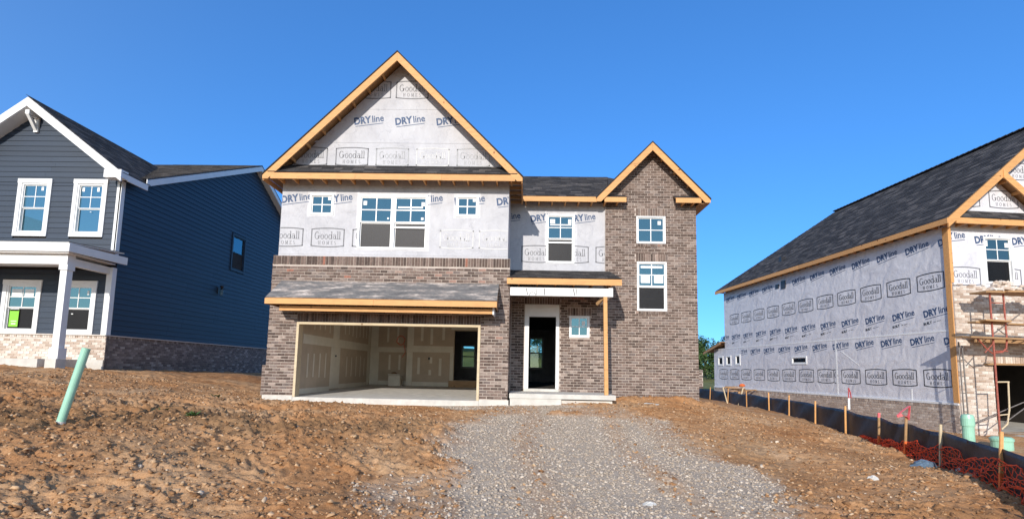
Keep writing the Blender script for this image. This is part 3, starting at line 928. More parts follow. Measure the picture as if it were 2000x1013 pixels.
BR.soldier(F1, 3.37, 4.34, 5.49, 5.73); BR.soldier(F1, 3.37, 4.34, 4.06, 4.30)
BR.soldier(F1, 3.36, 4.33, 4.53, 4.61, proud=.03); BR.soldier(F1, 3.36, 4.34, 2.45, 2.53, proud=.03)
BR.field(F1, 5.225, 5.34, .25, .80)
BR.finish(MAIN, 'brick')

# --- plinth, slabs
MB().box(-7.02, -6.205, -.03, .24, -.55, -.12).build('plinth', 'concrete', MAIN)
MB().box(-1.185, -.40, -.03, .24, -.55, -.12).build('plinth', 'concrete', MAIN)
MB().prism([(-6.20, -.02, -.15), (-1.19, -.02, -.15), (-1.19, .1, -.148), (-6.2, .1, -.148)], (0, 0, -.4)).prism(
    [(-6.24, .1, -.148), (-.62, .1, -.148), (-.62, 6.9, .0), (-6.24, 6.9, .0)], (0, 0, -.3)).build('garage_floor', 'concrete', MAIN)
MB().box(-.38, 2.44, -.03, 1.74, -.06, .065).build('porch_slab', 'concrete', MAIN)
MB().box(-.36, 1.0, -.01, .9, -.45, -.062).box(1.002, 2.36, .06, .9, -.45, -.085).build('porch_footing', 'concrete', MAIN)
MB().box(5.0, 5.26, 1.70, 1.75, -.5, -.2).build('plinth', 'concrete', MAIN)
MB().box(.0, 1.04, 1.58, 2.0, .066, .14).build('door_sill', 'concrete', MAIN)

# --- windows of the front
nz = [(.58, .42, .07, .09, 'paper')]
window(MAIN, T((0, .10, 0)), *WIN_L, kind='fixed', fr=.05, stickers=[(.50, .44, .08, .10, 'paper')])
window(MAIN, T((0, .10, 0)), *WIN_R, kind='fixed', fr=.05, stickers=[(.47, .44, .08, .11, 'paper')])
window(MAIN, T((0, .10, 0)), WIN_P[0], -3.731, *WIN_P[2:], fr=.045, stickers=[(.11, 1.26, .10, .12, 'paper'), (.80, .86, .05, .05, 'paper')])
window(MAIN, T((0, .10, 0)), -3.729, WIN_P[1], *WIN_P[2:], fr=.045, sash_gap=.16, stickers=[(.78, 1.24, .09, .12, 'paper'), (.78, .85, .07, .07, 'paper'), (.12, 1.18, .70, .05, 'paper')])
window(MAIN, FWR, *UPR, fr=.05, sash_gap=.14, stickers=[(.12, 1.26, .15, .14, 'paper'), (.68, 1.25, .10, .15, 'paper'), (.12, 1.20, .66, .04, 'paper')])
window(MAIN, F1, *SML, kind='fixed', fr=.045, stickers=[(.38, .36, .10, .14, 'paper')])
window(MAIN, F1, *TWU, kind='fixed', fr=.045, stickers=[(.66, .60, .10, .12, 'paper')])
window(MAIN, F1, *TWL, fr=.045, sash_gap=.04, stickers=[(.12, .86, .28, .24, 'paper'), (.52, .86, .28, .24, 'paper'), (.12, 1.32, .66, .07, 'paper')])
MB(F1).beam((3.86, .06, 4.69), (3.84, .06, 5.41), .05, .04, (0, 1, 0)).build('prop_stick', 'pale_wood', MAIN)
MB(F1).box(3.55, 4.15, .75, .79, 2.98, 3.04).box(3.6, 3.9, .76, .78, 2.62, 2.98).build('interior_board', 'pale_wood', MAIN)

def tape(root, M, h, w=.065):
    a, b, c, d = h; m = MB(M); j = lambda: rnd.uniform(-.02, .02)
    m.box(a - w + j(), a, -.003, .001, c - .05 + j(), d + .12 + j()).box(b, b + w + j(), -.003, .001, c - .05 + j(), d + .12 + j())
    m.box(a, b, -.003, .001, d, d + w + j()).box(a, b, -.003, .001, c - w * .6, c)
    m.build('window_tape', 'tape_white', root)
for h in (WIN_L, WIN_R, WIN_P): tape(WRAP_M, T((0, .10, 0)), h)
tape(WRAP_R, FWR, UPR)
# --- roof of the left block
def roof_slab(root, quads, und='osb', th=.03, top='shingle', name='roof'):
    """plywood deck with a dark covering laid on it"""
    d = MB(); c = MB()
    for q in quads:
        q = [Vector(p) for p in q]
        n = (q[1] - q[0]).cross(q[2] - q[0]).normalized()
        if n.z < 0: n = -n
        d.slab(q, th)
        cc = sum(q, Vector()) / len(q)
        q2 = [p + (p - cc).normalized() * .012 + n * .014 for p in q]
        c.slab(q2, .012, .3)
    d.build('roof_deck', und, root); return c.build(name, top, root)
y0, y1 = -.35, 11.3
pk = (-3.69, GZ(-3.69)); xl, xr = -7.25, -.13
roof_slab(MAIN, [[(xl, y0, GZ(xl)), (pk[0], y0, pk[1]), (pk[0], y1, pk[1]), (xl, y1, GZ(xl))]])
roof_slab(MAIN, [[(pk[0], y0, pk[1]), (xr, y0, GZ(xr)), (xr, y1, GZ(xr)), (pk[0], y1, pk[1])]])
def rake(root, M, a, pk, b, y, drop, th=.04, mat='lumber'):
    """two sloping boards meeting at the peak; a,b eave points, drop is their vertical depth"""
    MB(M).xz([a, pk, (pk[0], pk[1] - drop), (a[0] + (drop * (pk[0] - a[0]) / (pk[1] - a[1])) * .0, a[1] - drop)], y - th, y, .5).build('rake_board', mat, root)
    MB(M).xz([(pk[0] + .003, pk[1]), b, (b[0], b[1] - drop), (pk[0] + .003, pk[1] - drop)], y - th, y, .62).build('rake_board', mat, root)
def edge_strip(root, M, a, pk, b, y0_, y1_):
    for (e, g) in ((a, -.002), (b, .002)):
        MB(M).xz([(e[0], e[1] - .03), (e[0], e[1] + .012), (pk[0] + g, pk[1] + .012), (pk[0] + g, pk[1] - .028)], y0_, y1_, .1).build('drip_edge', 'shingle', root)
def boards(root, M, x0, x1, y0_, y1_, z0, z1, mat='lumber', n=2):
    w = (x1 - x0) / n; x = x0
    for i in range(n):
        e = x1 if i == n - 1 else x + w * rnd.uniform(.85, 1.15)
        dz = rnd.uniform(-.004, .004)
        MB(M).box(x, e - (.004 if i < n - 1 else 0), y0_ + rnd.uniform(-.003, .003), y1_, z0 + dz, z1 + dz, rnd.uniform(.25, .9)).build('fascia_board', mat, root)
        x = e
def tri_rake(root, M, a, pk, b, y, drop, zb, mat='lumber'):
    """rakes whose feet are cut level at zb"""
    for (e, t, s_) in ((a, .45, 1), (b, .6, -1)):
        sl = (pk[1] - e[1]) / abs(pk[0] - e[0])
        # where inner edge meets zb
        xi = e[0] + s_ * max(0, (zb - (e[1] - drop)) / sl)
        g = .003 * (0 if s_ == 1 else 1)
        MB(M).xz([(e[0], zb), (e[0], e[1]), (pk[0] + g, pk[1]), (pk[0] + g, pk[1] - drop), (xi, zb)], y - .04, y, t).build('rake_board', mat, root)
tri_rake(MAIN, I4, (xl, GZ(xl) - .03), (pk[0], pk[1] - .03), (xr, GZ(xr) - .03), y0, .25, 5.75)
edge_strip(MAIN, I4, (xl - .02, GZ(xl)), pk, (xr + .02, GZ(xr)), y0 - .055, y0 + .02)
boards(MAIN, I4, xl + .22, xr - .20, y0 - .036, y0, 5.755, 5.915, n=3)
# little skirt roof above the fascia
sh = Shingles()
roof_slab(MAIN, [[(xl + .1, y0 - .03, 5.93), (xr - .1, y0 - .03, 5.93), (xr - .45, .10, 6.31), (xl + .45, .10, 6.31)]])
sh.slope(I4, (xl + .1, y0 - .04, 5.95), (xr - .1, y0 - .04, 5.95), (xr - .45, .095, 6.33), (xl + .45, .095, 6.33), ex=.13)
for i in range(17): MB().box(-6.88 + i * .402, -6.84 + i * .402, y0, .10, 5.78, 5.88, rnd.random()).build('rafter_tail', 'lumber', MAIN)
for s_ in (-1, 1):       # lookouts under the rakes
    for i in range(8):
        x = pk[0] + s_ * (.45 + i * .41); z = GZ(x) - .035
        MB().beam((x, y0, z - .06), (x, .10, z - .06), .04, .09, tint=rnd.random()).build('lookout', 'lumber', MAIN)
# side eaves
MB().box(xr - .03, xr + .008, y0 + .002, 1.47, 5.72, GZ(xr) - .03, .5).build('fascia_board', 'lumber', MAIN)
MB().box(xl - .008, xl + .03, y0 + .002, 11.3, 5.72, GZ(xl) - .03, .5).build('fascia_board', 'lumber', MAIN)
for i in range(5): MB().box(-.50, xr - .03, -.12 + i * .4, -.08 + i * .4, 5.76, 5.85, rnd.random()).build('rafter_tail', 'rough_wood', MAIN)

# --- main roof on the right and the tower gable
ey, ez, ry, rz = 1.45, 5.97, 4.5, 7.76
roof_slab(MAIN, [[(-.26, ey, ez), (2.42, ey, ez), (2.95, ry, rz), (-2.05, ry, rz)]])
roof_slab(MAIN, [[(2.56, 2.02, ez + .3346), (5.04, 2.02, ez + .3346), (2.97, ry, rz)]])
roof_slab(MAIN, [[(-2.05, ry, rz), (2.95, ry, rz), (5.53, 11.3, ez), (-2.05, 11.3, ez)]])
roof_slab(MAIN, [[(5.53, ey, ez), (5.53, 11.3, ez), (2.95, ry, rz)]])
sh.slope(I4, (-.24, ey - .02, ez + .012), (2.42, ey - .02, ez + .012), (2.95, ry, rz + .016), (-2.05, ry, rz + .016))
MB().box(-.12, 2.12, ey - .036, ey, 5.81, 5.965, .5).build('fascia_board', 'lumber', MAIN)
MB().box(2.36, 3.02, ey - .036, ey, 5.815, 5.965, .7).build('fascia_board', 'lumber', MAIN)
MB().box(4.52, 5.28, ey - .036, ey, 5.815, 5.965, .6).build('fascia_board', 'lumber', MAIN)
MB().box(5.50, 5.535, ey, 11.3, 5.80, 5.955, .4).build('fascia_board', 'rough_wood', MAIN)
MB().box(5.22, 5.50, ey, 11.3, 5.80, 5.815, .4).build('soffit', 'osb', MAIN)
for i in range(7): MB().box(-.05 + i * .405, -.01 + i * .405, ey, 1.85, 5.80, 5.88, rnd.random()).build('rafter_tail', 'lumber', MAIN)
for x in (2.75, 4.75, 5.05): MB().box(x, x + .04, ey, 1.75, 5.80, 5.88, rnd.random()).build('rafter_tail', 'lumber', MAIN)
ta, tb, tp = 2.12, 5.54, (3.82, TZ(3.82))
tri_rake(MAIN, I4, (ta, TZ(ta) - .03), (tp[0], tp[1] - .03), (tb, TZ(tb) - .03), ey - .042, .25, 5.81)
edge_strip(MAIN, I4, (ta - .02, TZ(ta)), tp, (tb + .02, TZ(tb)), ey - .095, ey - .03)
roof_slab(MAIN, [[(ta, ey - .04, TZ(ta) + .002), (tp[0], ey - .04, tp[1]), (tp[0], 4.42, tp[1]), (ta, 4.42, TZ(ta))]])
roof_slab(MAIN, [[(tp[0], ey - .04, tp[1]), (tb, ey - .04, TZ(tb)), (tb, 4.42, TZ(tb)), (tp[0], 4.42, tp[1])]])
for s_ in (-1, 1):
    for i in range(4):
        x = tp[0] + s_ * (.35 + i * .40); z = TZ(x) - .035
        MB().beam((x, ey, z - .06), (x, 1.76, z - .06), .04, .09, tint=rnd.random()).build('lookout', 'lumber', MAIN)
for (a, b, c, d) in ((2.25, 3.04, 2.5, 3.02), (4.50, 5.40, 4.52, 5.15)):   # shingled returns
    roof_slab(MAIN, [[(a, ey - .03, 5.972), (b, ey - .03, 5.972), (d, 1.74, 6.12), (c, 1.74, 6.12)]])

# --- pent roof over the garage
px0, px1 = -6.70, -.73
roof_slab(MAIN, [[(px0, -.80, 2.42), (px1, -.80, 2.42), (px1, -.003, 2.98), (px0, -.003, 2.98)]], top='felt')
boards(MAIN, I4, px0 - .01, px1 + .01, -.836, -.80, 2.255, 2.40, n=2)
boards(MAIN, I4, -6.42, -.84, -.62, -.58, 2.105, 2.235, n=2)
MB().box(-6.42, -.84, -.58, -.01, 2.20, 2.235, .4).build('soffit', 'osb', MAIN)
MB().box(-.838, -.80, -.63, -.01, 2.09, 2.30, .9).build('fascia_end', 'white_trim', MAIN)
MB().yz([(-.80, 2.25), (-.80, 2.39), (-.02, 2.94), (-.02, 2.25)], px1 - .02, px1 - .002, .3).yz([(-.80, 2.25), (-.80, 2.39), (-.02, 2.94), (-.02, 2.25)], px0 + .002, px0 + .02, .3).build('gusset', 'osb', MAIN)

# --- porch
qx0, qx1 = -.50, 2.58
roof_slab(MAIN, [[(qx0, -.10, 3.16), (qx1, -.10, 3.16), (qx1, 1.74, 3.70), (qx0, 1.74, 3.70)]])
sh.slope(I4, (qx0, -.12, 3.175), (qx1, -.12, 3.175), (qx1, 1.72, 3.715), (qx0, 1.72, 3.715))
MB().box(qx0, qx1 + .005, -.136, -.10, 2.985, 3.145, .6).build('fascia_board', 'lumber', MAIN)
for i in range(6): MB().box(-.2 + i * .5, -.16 + i * .5, -.10, 1.74, 2.99, 3.08, rnd.random()).build('rafter_tail', 'lumber', MAIN)
MB().box(-.41, 2.34, .02, .14, 2.70, 2.925).build('porch_beam', 'white_trim', MAIN)
MB().box(2.25, 2.37, -.01, .16, 2.695, 2.935).build('beam_end', 'white_trim', MAIN)
MB().box(2.24, 2.34, .16, 1.73, 2.70, 2.925).build('porch_beam', 'white_trim', MAIN)
MB().beam((2.20, .07, .07), (2.17, .08, 2.70), .10, .10, (0, 1, 0), .55).build('porch_post', 'lumber', MAIN)
MB().beam((1.98, .3, 2.52), (2.14, .12, 2.70), .05, .09, tint=.2).build('post_brace', 'rough_wood', MAIN)
MB().box(-.40, 2.24, .16, 1.72, 2.93, 2.945).build('porch_ceiling', 'osb', MAIN)
sc = MB()
for (x, w) in ((0.06, .02), (.30, .012), (.52, .02), (1.34, .02), (1.40, .014)):
    sc.beam((x, .017, 2.72), (x + rnd.uniform(-.05, .05), .017, 2.90), w, .004, (0, 1, 0))
sc.path([(.2 + .09 * math.cos(t), .016, 2.70 + .09 * math.sin(t)) for t in [i * math.pi / 8 for i in range(9)]], .006, 4)
sc.build('marker_scribble', 'ink_dark', MAIN)
# door frame
D0 = MB(F1)
D0.box(0, .13, -.03, .16, .142, 2.31).box(.95, 1.04, -.03, .16, .142, 2.31)
DF = D0.build('door_frame', 'vinyl', MAIN)
MB(F1).box(0, 1.04, -.03, .16, 2.312, 2.68).build('door_header', 'white_trim', MAIN)
MB(F1).box(.15, .90, -.042, -.031, 2.56, 2.60).build('door_header_lip', 'white_trim', MAIN)
sh.finish(MAIN, 'shingle')

# --- garage opening frame and inside
g = MB(); g.box(GAR[0], GAR[0] + .065, -.025, .24, -.147, 1.805).box(GAR[1] - .065, GAR[1], -.025, .24, -.147, 1.805).box(GAR[0], GAR[1], -.025, .24, 1.807, 1.87)
g.build('garage_door_frame', 'pale_wood', MAIN)
dw_ = MB()
dw_.box(-6.36, -6.22, .245, 6.95, -.2, 2.50)
dw_.box(-6.22, -4.64, 6.80, 6.93, -.2, 2.50)
GD = (-2.76, -1.84, .24, 2.18)
wall(dw_, -4.64, -.62, -.2, 2.50, 6.40, 6.52, [GD]); dw_.box(-4.64, -4.52, 6.52, 6.80, -.2, 2.50)
dw_.box(-.74, -.63, .245, 6.40, -.2, 2.50)
dw_.build('drywall', 'drywall', MAIN)
MB().box(-6.22, -.74, .245, 6.9, 2.50, 2.62).build('ceiling', 'ceiling_white', MAIN)
cp = MB(frame(I4, (0, 1, 0), (-1, 0, 0), (-6.22, 0, 0)))       # left wall, faces right
def joint(x0, x1, z0, z1): cp.box(x0, x1, -.004, 0, z0, z1)
joint(.5, 6.8, 1.31, 1.58); joint(2.62, 3.45, -.03, 1.305); joint(2.75, 3.3, 1.585, 2.5); joint(6.45, 6.78, -.03, 1.305); joint(6.5, 6.78, 1.585, 2.5); joint(.3, 2.6, -.1, .05); joint(3.46, 6.4, -.05, .10)
for y in (.85, 1.27, 1.72, 2.18, 4.1, 4.6, 5.1, 5.6, 6.05): joint(y, y + .07, .34 + rnd.uniform(-.03, .03), 1.04 + rnd.uniform(-.05, .05))
for y in (1.2, 1.6, 2.0, 2.4, 3.8, 4.2, 4.6, 5.0, 5.4, 5.8, 6.2): joint(y, y + .07, 1.78 + rnd.uniform(-.04, .04), 2.5)
cp.M = T((0, 6.80, 0)); joint(-6.2, -4.7, 1.30, 1.50); joint(-6.2, -5.85, -.03, 1.295); joint(-6.2, -5.9, 1.505, 2.5); joint(-5.84, -4.7, -.03, .16)
for x in (-5.45, -5.05): joint(x, x + .08, .6, 1.2); joint(x - .1, x - .02, 1.7, 2.3)
cp.M = T((0, 6.40, 0)); joint(-4.63, -2.80, 1.31, 1.56); joint(-4.63, -4.40, 0, 1.305); joint(-4.63, -4.38, 1.565, 2.5); joint(-4.39, -2.8, -.03, .15); joint(-2.92, -2.78, .155, 1.305); joint(-2.9, -.75, 2.22, 2.42)
for x, a, b in ((-4.2, .45, 1.1), (-3.75, .42, .62), (-3.72, .88, 1.12), (-3.35, .40, 1.08), (-4.1, 1.75, 2.3), (-3.72, 1.62, 2.25), (-3.25, 1.8, 2.35)): joint(x, x + .10, a, b)
cp.build('joint_compound', 'compound', MAIN)
MB().box(-2.9, -1.75, 6.02, 6.39, -.03, .22).build('door_step', 'rough_wood', MAIN)
ob = MB()
ob.box(-3.78, -3.71, 6.385, 6.399, 1.02, 1.11); ob.lathe([(.03, 0), (.03, .05)], (-6.20, 3.0, 1.0), 8); ob.build('outlet_box', 'dark_metal', MAIN)
# --- dark rooms behind
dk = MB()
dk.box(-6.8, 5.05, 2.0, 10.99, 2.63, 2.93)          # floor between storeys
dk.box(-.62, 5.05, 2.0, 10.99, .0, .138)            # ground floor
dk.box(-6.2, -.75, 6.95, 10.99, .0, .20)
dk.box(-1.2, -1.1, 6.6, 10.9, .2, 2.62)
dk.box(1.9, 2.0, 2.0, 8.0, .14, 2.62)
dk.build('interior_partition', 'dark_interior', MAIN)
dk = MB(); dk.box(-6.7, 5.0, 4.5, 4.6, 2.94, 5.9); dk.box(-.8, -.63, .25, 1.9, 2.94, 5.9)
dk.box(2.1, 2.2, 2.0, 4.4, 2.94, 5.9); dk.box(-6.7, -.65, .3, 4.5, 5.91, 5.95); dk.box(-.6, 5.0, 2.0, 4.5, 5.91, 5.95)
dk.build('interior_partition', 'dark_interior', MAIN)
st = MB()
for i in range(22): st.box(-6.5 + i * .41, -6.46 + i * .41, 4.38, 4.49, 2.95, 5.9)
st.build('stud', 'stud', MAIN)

# --- print
HM = [WIN_L, WIN_P, WIN_R]
FW = T((0, .10, 0))
def gcut(c, z0, sl, off):   # half planes keeping print inside a gable
    return [(sl, 1, z0 + sl * c - off), (-sl, 1, z0 - sl * c - off)]
GC = gcut(-3.69, 9.47, 1.008, .13)
for i, (x, m_) in enumerate(((-6.15, 'ink_grey'), (-4.98, 'ink_grey'), (-3.83, 'ink_faint'), (-2.68, 'ink_ghost'), (-1.53, 'ink_faint'))):
    stamp(WRAP_M, FW, 'logo', x, 6.60, m_, halves=GC)
for x in (-4.55, -3.37, -2.19): stamp(WRAP_M, FW, 'line', x, 7.68, 'ink_navy', halves=GC)
for x in (-4.42, -3.34): stamp(WRAP_M, FW, 'logo', x, 8.60, 'ink_grey', halves=GC)
for x in (-6.50, -5.33, -2.78, -1.60, -.42): stamp(WRAP_M, FW, 'line', x, 5.36, 'ink_navy', x0=-6.89, x1=-.51, holes=HM)
for x, m_ in ((-6.70, 'ink_grey'), (-5.54, 'ink_grey'), (-4.38, 'ink_grey'), (-1.93, 'ink_ghost'), (-.84, 'ink_ghost')): stamp(WRAP_M, FW, 'logo', x, 4.25, m_, x0=-6.89, x1=-.51, holes=HM)
for x in (-.62, .55, 1.72): stamp(WRAP_R, FWR, 'line', x, 5.42, 'ink_navy', x0=-.49, x1=2.43, holes=[UPR])
for x in (.33, 1.47, 2.62): stamp(WRAP_R, FWR, 'logo', x, 4.27, 'ink_grey', x0=-.49, x1=2.43, holes=[UPR])
seam(WRAP_M, FW, -4.95, -2.45, 8.02); seam(WRAP_M, FW, -6.2, -1.2, 7.02); seam(WRAP_M, FW, -6.88, -.52, 3.78)

# ================================================================== left house
LF = T((-13.38, 2.3, .45)); LX, LY = -13.38, 2.3
LEFT = thing('house', 'finished house on the left with navy lap siding, white trim and a pale brick base', 'house', LF)
FF = T((0, LY, 0))                                        # front frame, world x and z
FS = frame(I4, (0, 1, 0), (-1, 0, 0), (LX, 0, 0))         # side frame: x = world y
LG = gable_line(-16.45, 9.28, .745)
def mroof(y): return 7.0 + .476 * (y - 3.1) if y < 10.3 else 10.43 - .52 * (y - 10.3)
W1 = (-16.85, -15.71, 4.72, 6.66); W2 = (-14.96, -13.83, 4.72, 6.66)
P1 = (-16.93, -15.66, 1.50, 3.27); P2 = (-15.06, -13.83, 1.50, 3.27)
b_ = MB(); wall(b_, -20.2, LX, .45, 6.6, LY + .03, LY + .2, [(a + .1, b - .1, c + .1, d - .15) for a, b, c, d in (W1, W2, P1, P2)])
b_.xz([(-19.6, 6.6), (-13.38, 6.6), (-13.38, LG(-13.38) - .16), (-16.45, 9.1), (-19.6, LG(-19.6) - .16)], LY + .03, LY + .2)
b_.yz([(LY + .2, .1), (17.6, .1), (17.6, mroof(17.6) - .1), (10.3, 10.3), (3.1, 6.85), (LY + .2, 6.8)], LX - .2, LX - .03)
b_.box(-20.2, -20.0, LY + .2, 17.6, .1, 6.4); b_.box(-20.2, LX, 17.6, 17.8, .1, 6.4)
b_.build('sheathing', 'dark_interior', LEFT)
def lap(M, x0, x1, z0, z1, holes=(), cut=None, ex=.178):
    z = z0; k = 0
    while z < z1 - .02:
        h = min(ex, z1 - z)
        a, b = x0, x1
        if cut:
            r = cut(z + h * .5)
            if r is None: break
            a, b = max(a, r[0]), min(b, r[1])
            if b - a < .05: break
        segs = [(a, b)]
        for hh in holes:
            if hh[2] < z + h * .5 < hh[3]:
                ns = []
                for p, q in segs:
                    if q <= hh[0] or p >= hh[1]: ns.append((p, q)); continue
                    if p < hh[0]: ns.append((p, hh[0]))
                    if q > hh[1]: ns.append((hh[1], q))
                segs = ns
        for p, q in segs:
            # split long runs into board lengths
            while q - p > .02:
                e = q if q - p < 4.4 else p + 2.4 + 1.2 * rnd.random()
                m = MB(M); m.add([(p, -.022, z), (e - .003, -.022, z), (e - .003, .028, z), (p, .028, z), (p, -.004, z + h), (e - .003, -.004, z + h), (e - .003, .028, z + h), (p, .028, z + h)], CUBE_F, rnd.random())
                m.build('siding_board', 'siding', LEFT)
                p = e
        z += ex; k += 1
inL = lambda z: (-16.45 - (9.28 - z - .2) / .745, -16.45 + (9.28 - z - .2) / .745)
lap(FF, -20.2, LX - .10, 4.30, 6.55, [W1, W2]); lap(FF, -19.6, LX - .02, 6.55, 9.1, cut=inL)
lap(FF, -20.2, LX - .16, 1.52, 3.62, [P1, P2])
def scut(z):
    a = LY + .12 if z < 6.8 else 3.1 + (z + .12 - 7.0) / .476
    b = 17.6 if z < mroof(17.6) - .1 else 10.3 + (10.43 - z - .15) / .52
    return None if a > b else (a, b)
SW_ = (8.72, 9.86, 4.92, 6.64)
lap(FS, LY + .12, 17.6, 1.52, 10.4, [SW_], cut=scut)
# corner boards and window trim
MB().box(LX - .12, LX + .012, LY - .035, LY + .03, 3.95, 6.62).box(LX - .03, LX + .035, LY - .035, LY + .12, 3.95, 6.62).build('corner_board', 'white_trim', LEFT)
MB().box(LX - .16, LX + .03, LY - .05, LY + .12, 1.53, 3.72).build('corner_post', 'white_trim', LEFT)
def trimmed(M, w, tw=.13, mat='white_trim', glow='glass', st=()):
    x0, x1, z0, z1 = w
    t = MB(M); t.box(x0, x0 + tw, -.045, .03, z0 + .12, z1 - .15).box(x1 - tw, x1, -.045, .03, z0 + .12, z1 - .15)
    t.box(x0 - .01, x1 + .01, -.055, .03, z1 - .15, z1).box(x0, x1, -.05, .03, z0, z0 + .12)
    t.build('window_trim', mat, LEFT)
    return window(LEFT, M, x0 + tw, x1 - tw, z0 + .12, z1 - .15, fr=.05, glass_low=glow, stickers=st, mat='vinyl' if mat == 'white_trim' else mat)
trimmed(FF, W1, st=[(.62, 1.44, .08, .12, 'paper')]); trimmed(FF, W2, st=[(.12, 1.42, .08, .13, 'paper'), (.62, 1.42, .08, .14, 'paper'), (.45, .72, .05, .02, 'paper')])
trimmed(FF, P1, glow='screen', st=[(.13, 1.10, .34, .26, 'paper'), (.56, 1.08, .30, .28, 'paper'), (.14, .13, .30, .56, 'sign_green'), (.145, .64, .29, .07, 'paper')])
trimmed(FF, P2, glow='screen', st=[(.76, 1.2, .06, .14, 'paper'), (.30, .56, .06, .03, 'paper')])
MB(FF).box(P1[0] + .35, P1[0] + .50, .0205, .0212, P1[2] + .33, P1[2] + .36).box(P1[0] + .33, P1[0] + .52, .0205, .0212, P1[2] + .42, P1[2] + .44).build('sign_marking', 'paper', LEFT)
# side window
t = MB(FS); x0, x1, z0, z1 = SW_
t.box(x0, x0 + .09, -.05, .03, z0, z1).box(x1 - .09, x1, -.05, .03, z0, z1).box(x0 + .09, x1 - .09, -.05, .03, z1 - .09, z1).box(x0 + .09, x1 - .09, -.05, .03, z0, z0 + .09)
t.build('window_trim', 'siding', LEFT)
window(LEFT, FS, x0 + .09, x1 - .09, z0 + .09, z1 - .09, fr=.04, grid=False, mat='siding')
# wall lamp
lp = MB(FS); lp.box(7.92, 8.04, -.05, -.012, 3.72, 3.98)
LM = lp.build('lamp_bracket', 'dark_metal', LEFT)
MB().lathe([(.03, .02), (.085, 0), (.03, -.12), (.10, -.14)], (LX + .16, 8.0, 4.06), 10).build('lamp_cap', 'dark_metal', LM)
MB().lathe([(.075, 0), (.07, -.26), (.03, -.28)], (LX + .16, 8.0, 3.92), 10).build('lamp_glass', 'clear_glass', LM)
# base brick
mo = MB(); mo.box(-20.2, LX, LY - .02, LY + .1, .45, 1.50)
mo.build('masonry_base', 'pale_mortar', LEFT)
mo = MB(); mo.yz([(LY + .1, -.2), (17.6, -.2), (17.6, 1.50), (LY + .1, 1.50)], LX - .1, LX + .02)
mo.build('masonry_base', 'shaded_mortar', LEFT)
MB().box(LX - .12, LX + .07, LY + .1, 17.6, 1.50, 1.535).box(-20.2, LX + .07, LY - .07, LY + .1, 1.50, 1.54).build('base_ledge', 'pale_mortar', LEFT)
LB = Bricks()
FFb = T((0, LY - .02, 0)); FSb = frame(I4, (0, 1, 0), (-1, 0, 0), (LX + .02, 0, 0))
LB.field(FFb, -17.6, LX + .02, .74, 1.41); LB.soldier(FFb, -17.6, LX + .02, 1.42, 1.50)
LB.finish(LEFT, 'pale_brick', 180)
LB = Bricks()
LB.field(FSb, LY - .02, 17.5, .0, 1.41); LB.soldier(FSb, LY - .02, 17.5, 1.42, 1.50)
LB.finish(LEFT, 'shaded_brick', 120)
MB().box(-20.2, LX + .01, LY - .05, LY - .021, .1, .735).build('footing', 'concrete', LEFT)
MB().box(-20.2, -14.0, .70, LY - .06, .0, .73).build('porch_slab', 'concrete', LEFT)
# porch
MB().box(-13.74, -13.42, .66, .98, .1, .74).build('column_pier', 'concrete', LEFT)
c = MB(); c.box(-13.66, -13.46, .74, .94, 1.05, 3.34); c.box(-13.70, -13.42, .70, .98, .742, 1.05); c.box(-13.69, -13.43, .71, .97, 3.34, 3.50)
c.build('column', 'white_trim', LEFT)
MB().box(-20.2, -13.44, .70, .96, 3.502, 3.80).build('porch_beam', 'white_trim', LEFT)
MB().box(-13.62, -13.44, .96, LY - .05, 3.502, 3.72).build('porch_beam', 'white_trim', LEFT)
MB().box(-20.2, -13.64, .96, LY - .04, 3.70, 3.74).build('porch_ceiling', 'white_trim', LEFT)
MB().box(-20.2, -13.30, .50, .56, 3.84, 4.08).build('porch_fascia', 'white_trim', LEFT)
MB().beam((-13.27, .50, 3.96), (-13.04, LY + .1, 3.95), .06, .24).build('porch_fascia', 'white_trim', LEFT)
MB().box(-20.2, -13.3, .56, LY - .03, 3.80, 3.84).build('porch_soffit', 'white_trim', LEFT)
roof_slab(LEFT, [[(-20.2, .49, 4.11), (-13.26, .49, 4.11), (-13.04, LY - .03, 4.20), (-20.2, LY - .03, 4.20)]], und='white_trim')
# roofs
fy = LY - .42
xe, xw = -13.06, -19.84
LS = Shingles()
yb = lambda x: 3.1 + (LG(x) - 7.0) / .476
roof_slab(LEFT, [[(xe, fy, LG(xe)), (xe, 3.0, LG(xe)), (-16.45, yb(-16.45), LG(-16.45)), (-16.45, fy, 9.28)]], und='white_trim')
roof_slab(LEFT, [[(xw, fy, LG(xw)), (-16.45, fy, 9.28), (-16.45, yb(-16.45), 9.28), (xw, 3.0, LG(xw))]], und='white_trim')
FRs = frame(I4, (0, 1, 0), (-1, 0, 0))
LS.slope(I4, (xe, fy, LG(xe) + .016), (xe, 3.05, LG(xe) + .016), (-16.45, yb(-16.45), 9.30), (-16.45, fy, 9.30))
roof_slab(LEFT, [[(-13.08, 3.0, 6.96), (-13.08, 10.3, 10.43), (-17.5, 10.3, 10.43), (-16.45, 7.8, 9.24)]], und='white_trim')
roof_slab(LEFT, [[(-13.08, 10.3, 10.43), (-13.08, 17.9, mroof(17.9)), (-20.4, 17.9, mroof(17.9)), (-20.4, 10.3, 10.43)]], und='white_trim')
roof_slab(LEFT, [[(-16.45, 7.8, 9.24), (-17.5, 10.3, 10.43), (-20.4, 10.3, 10.43), (-20.4, 3.0, 6.96), (-19.7, 3.0, 6.96)]], und='white_trim')
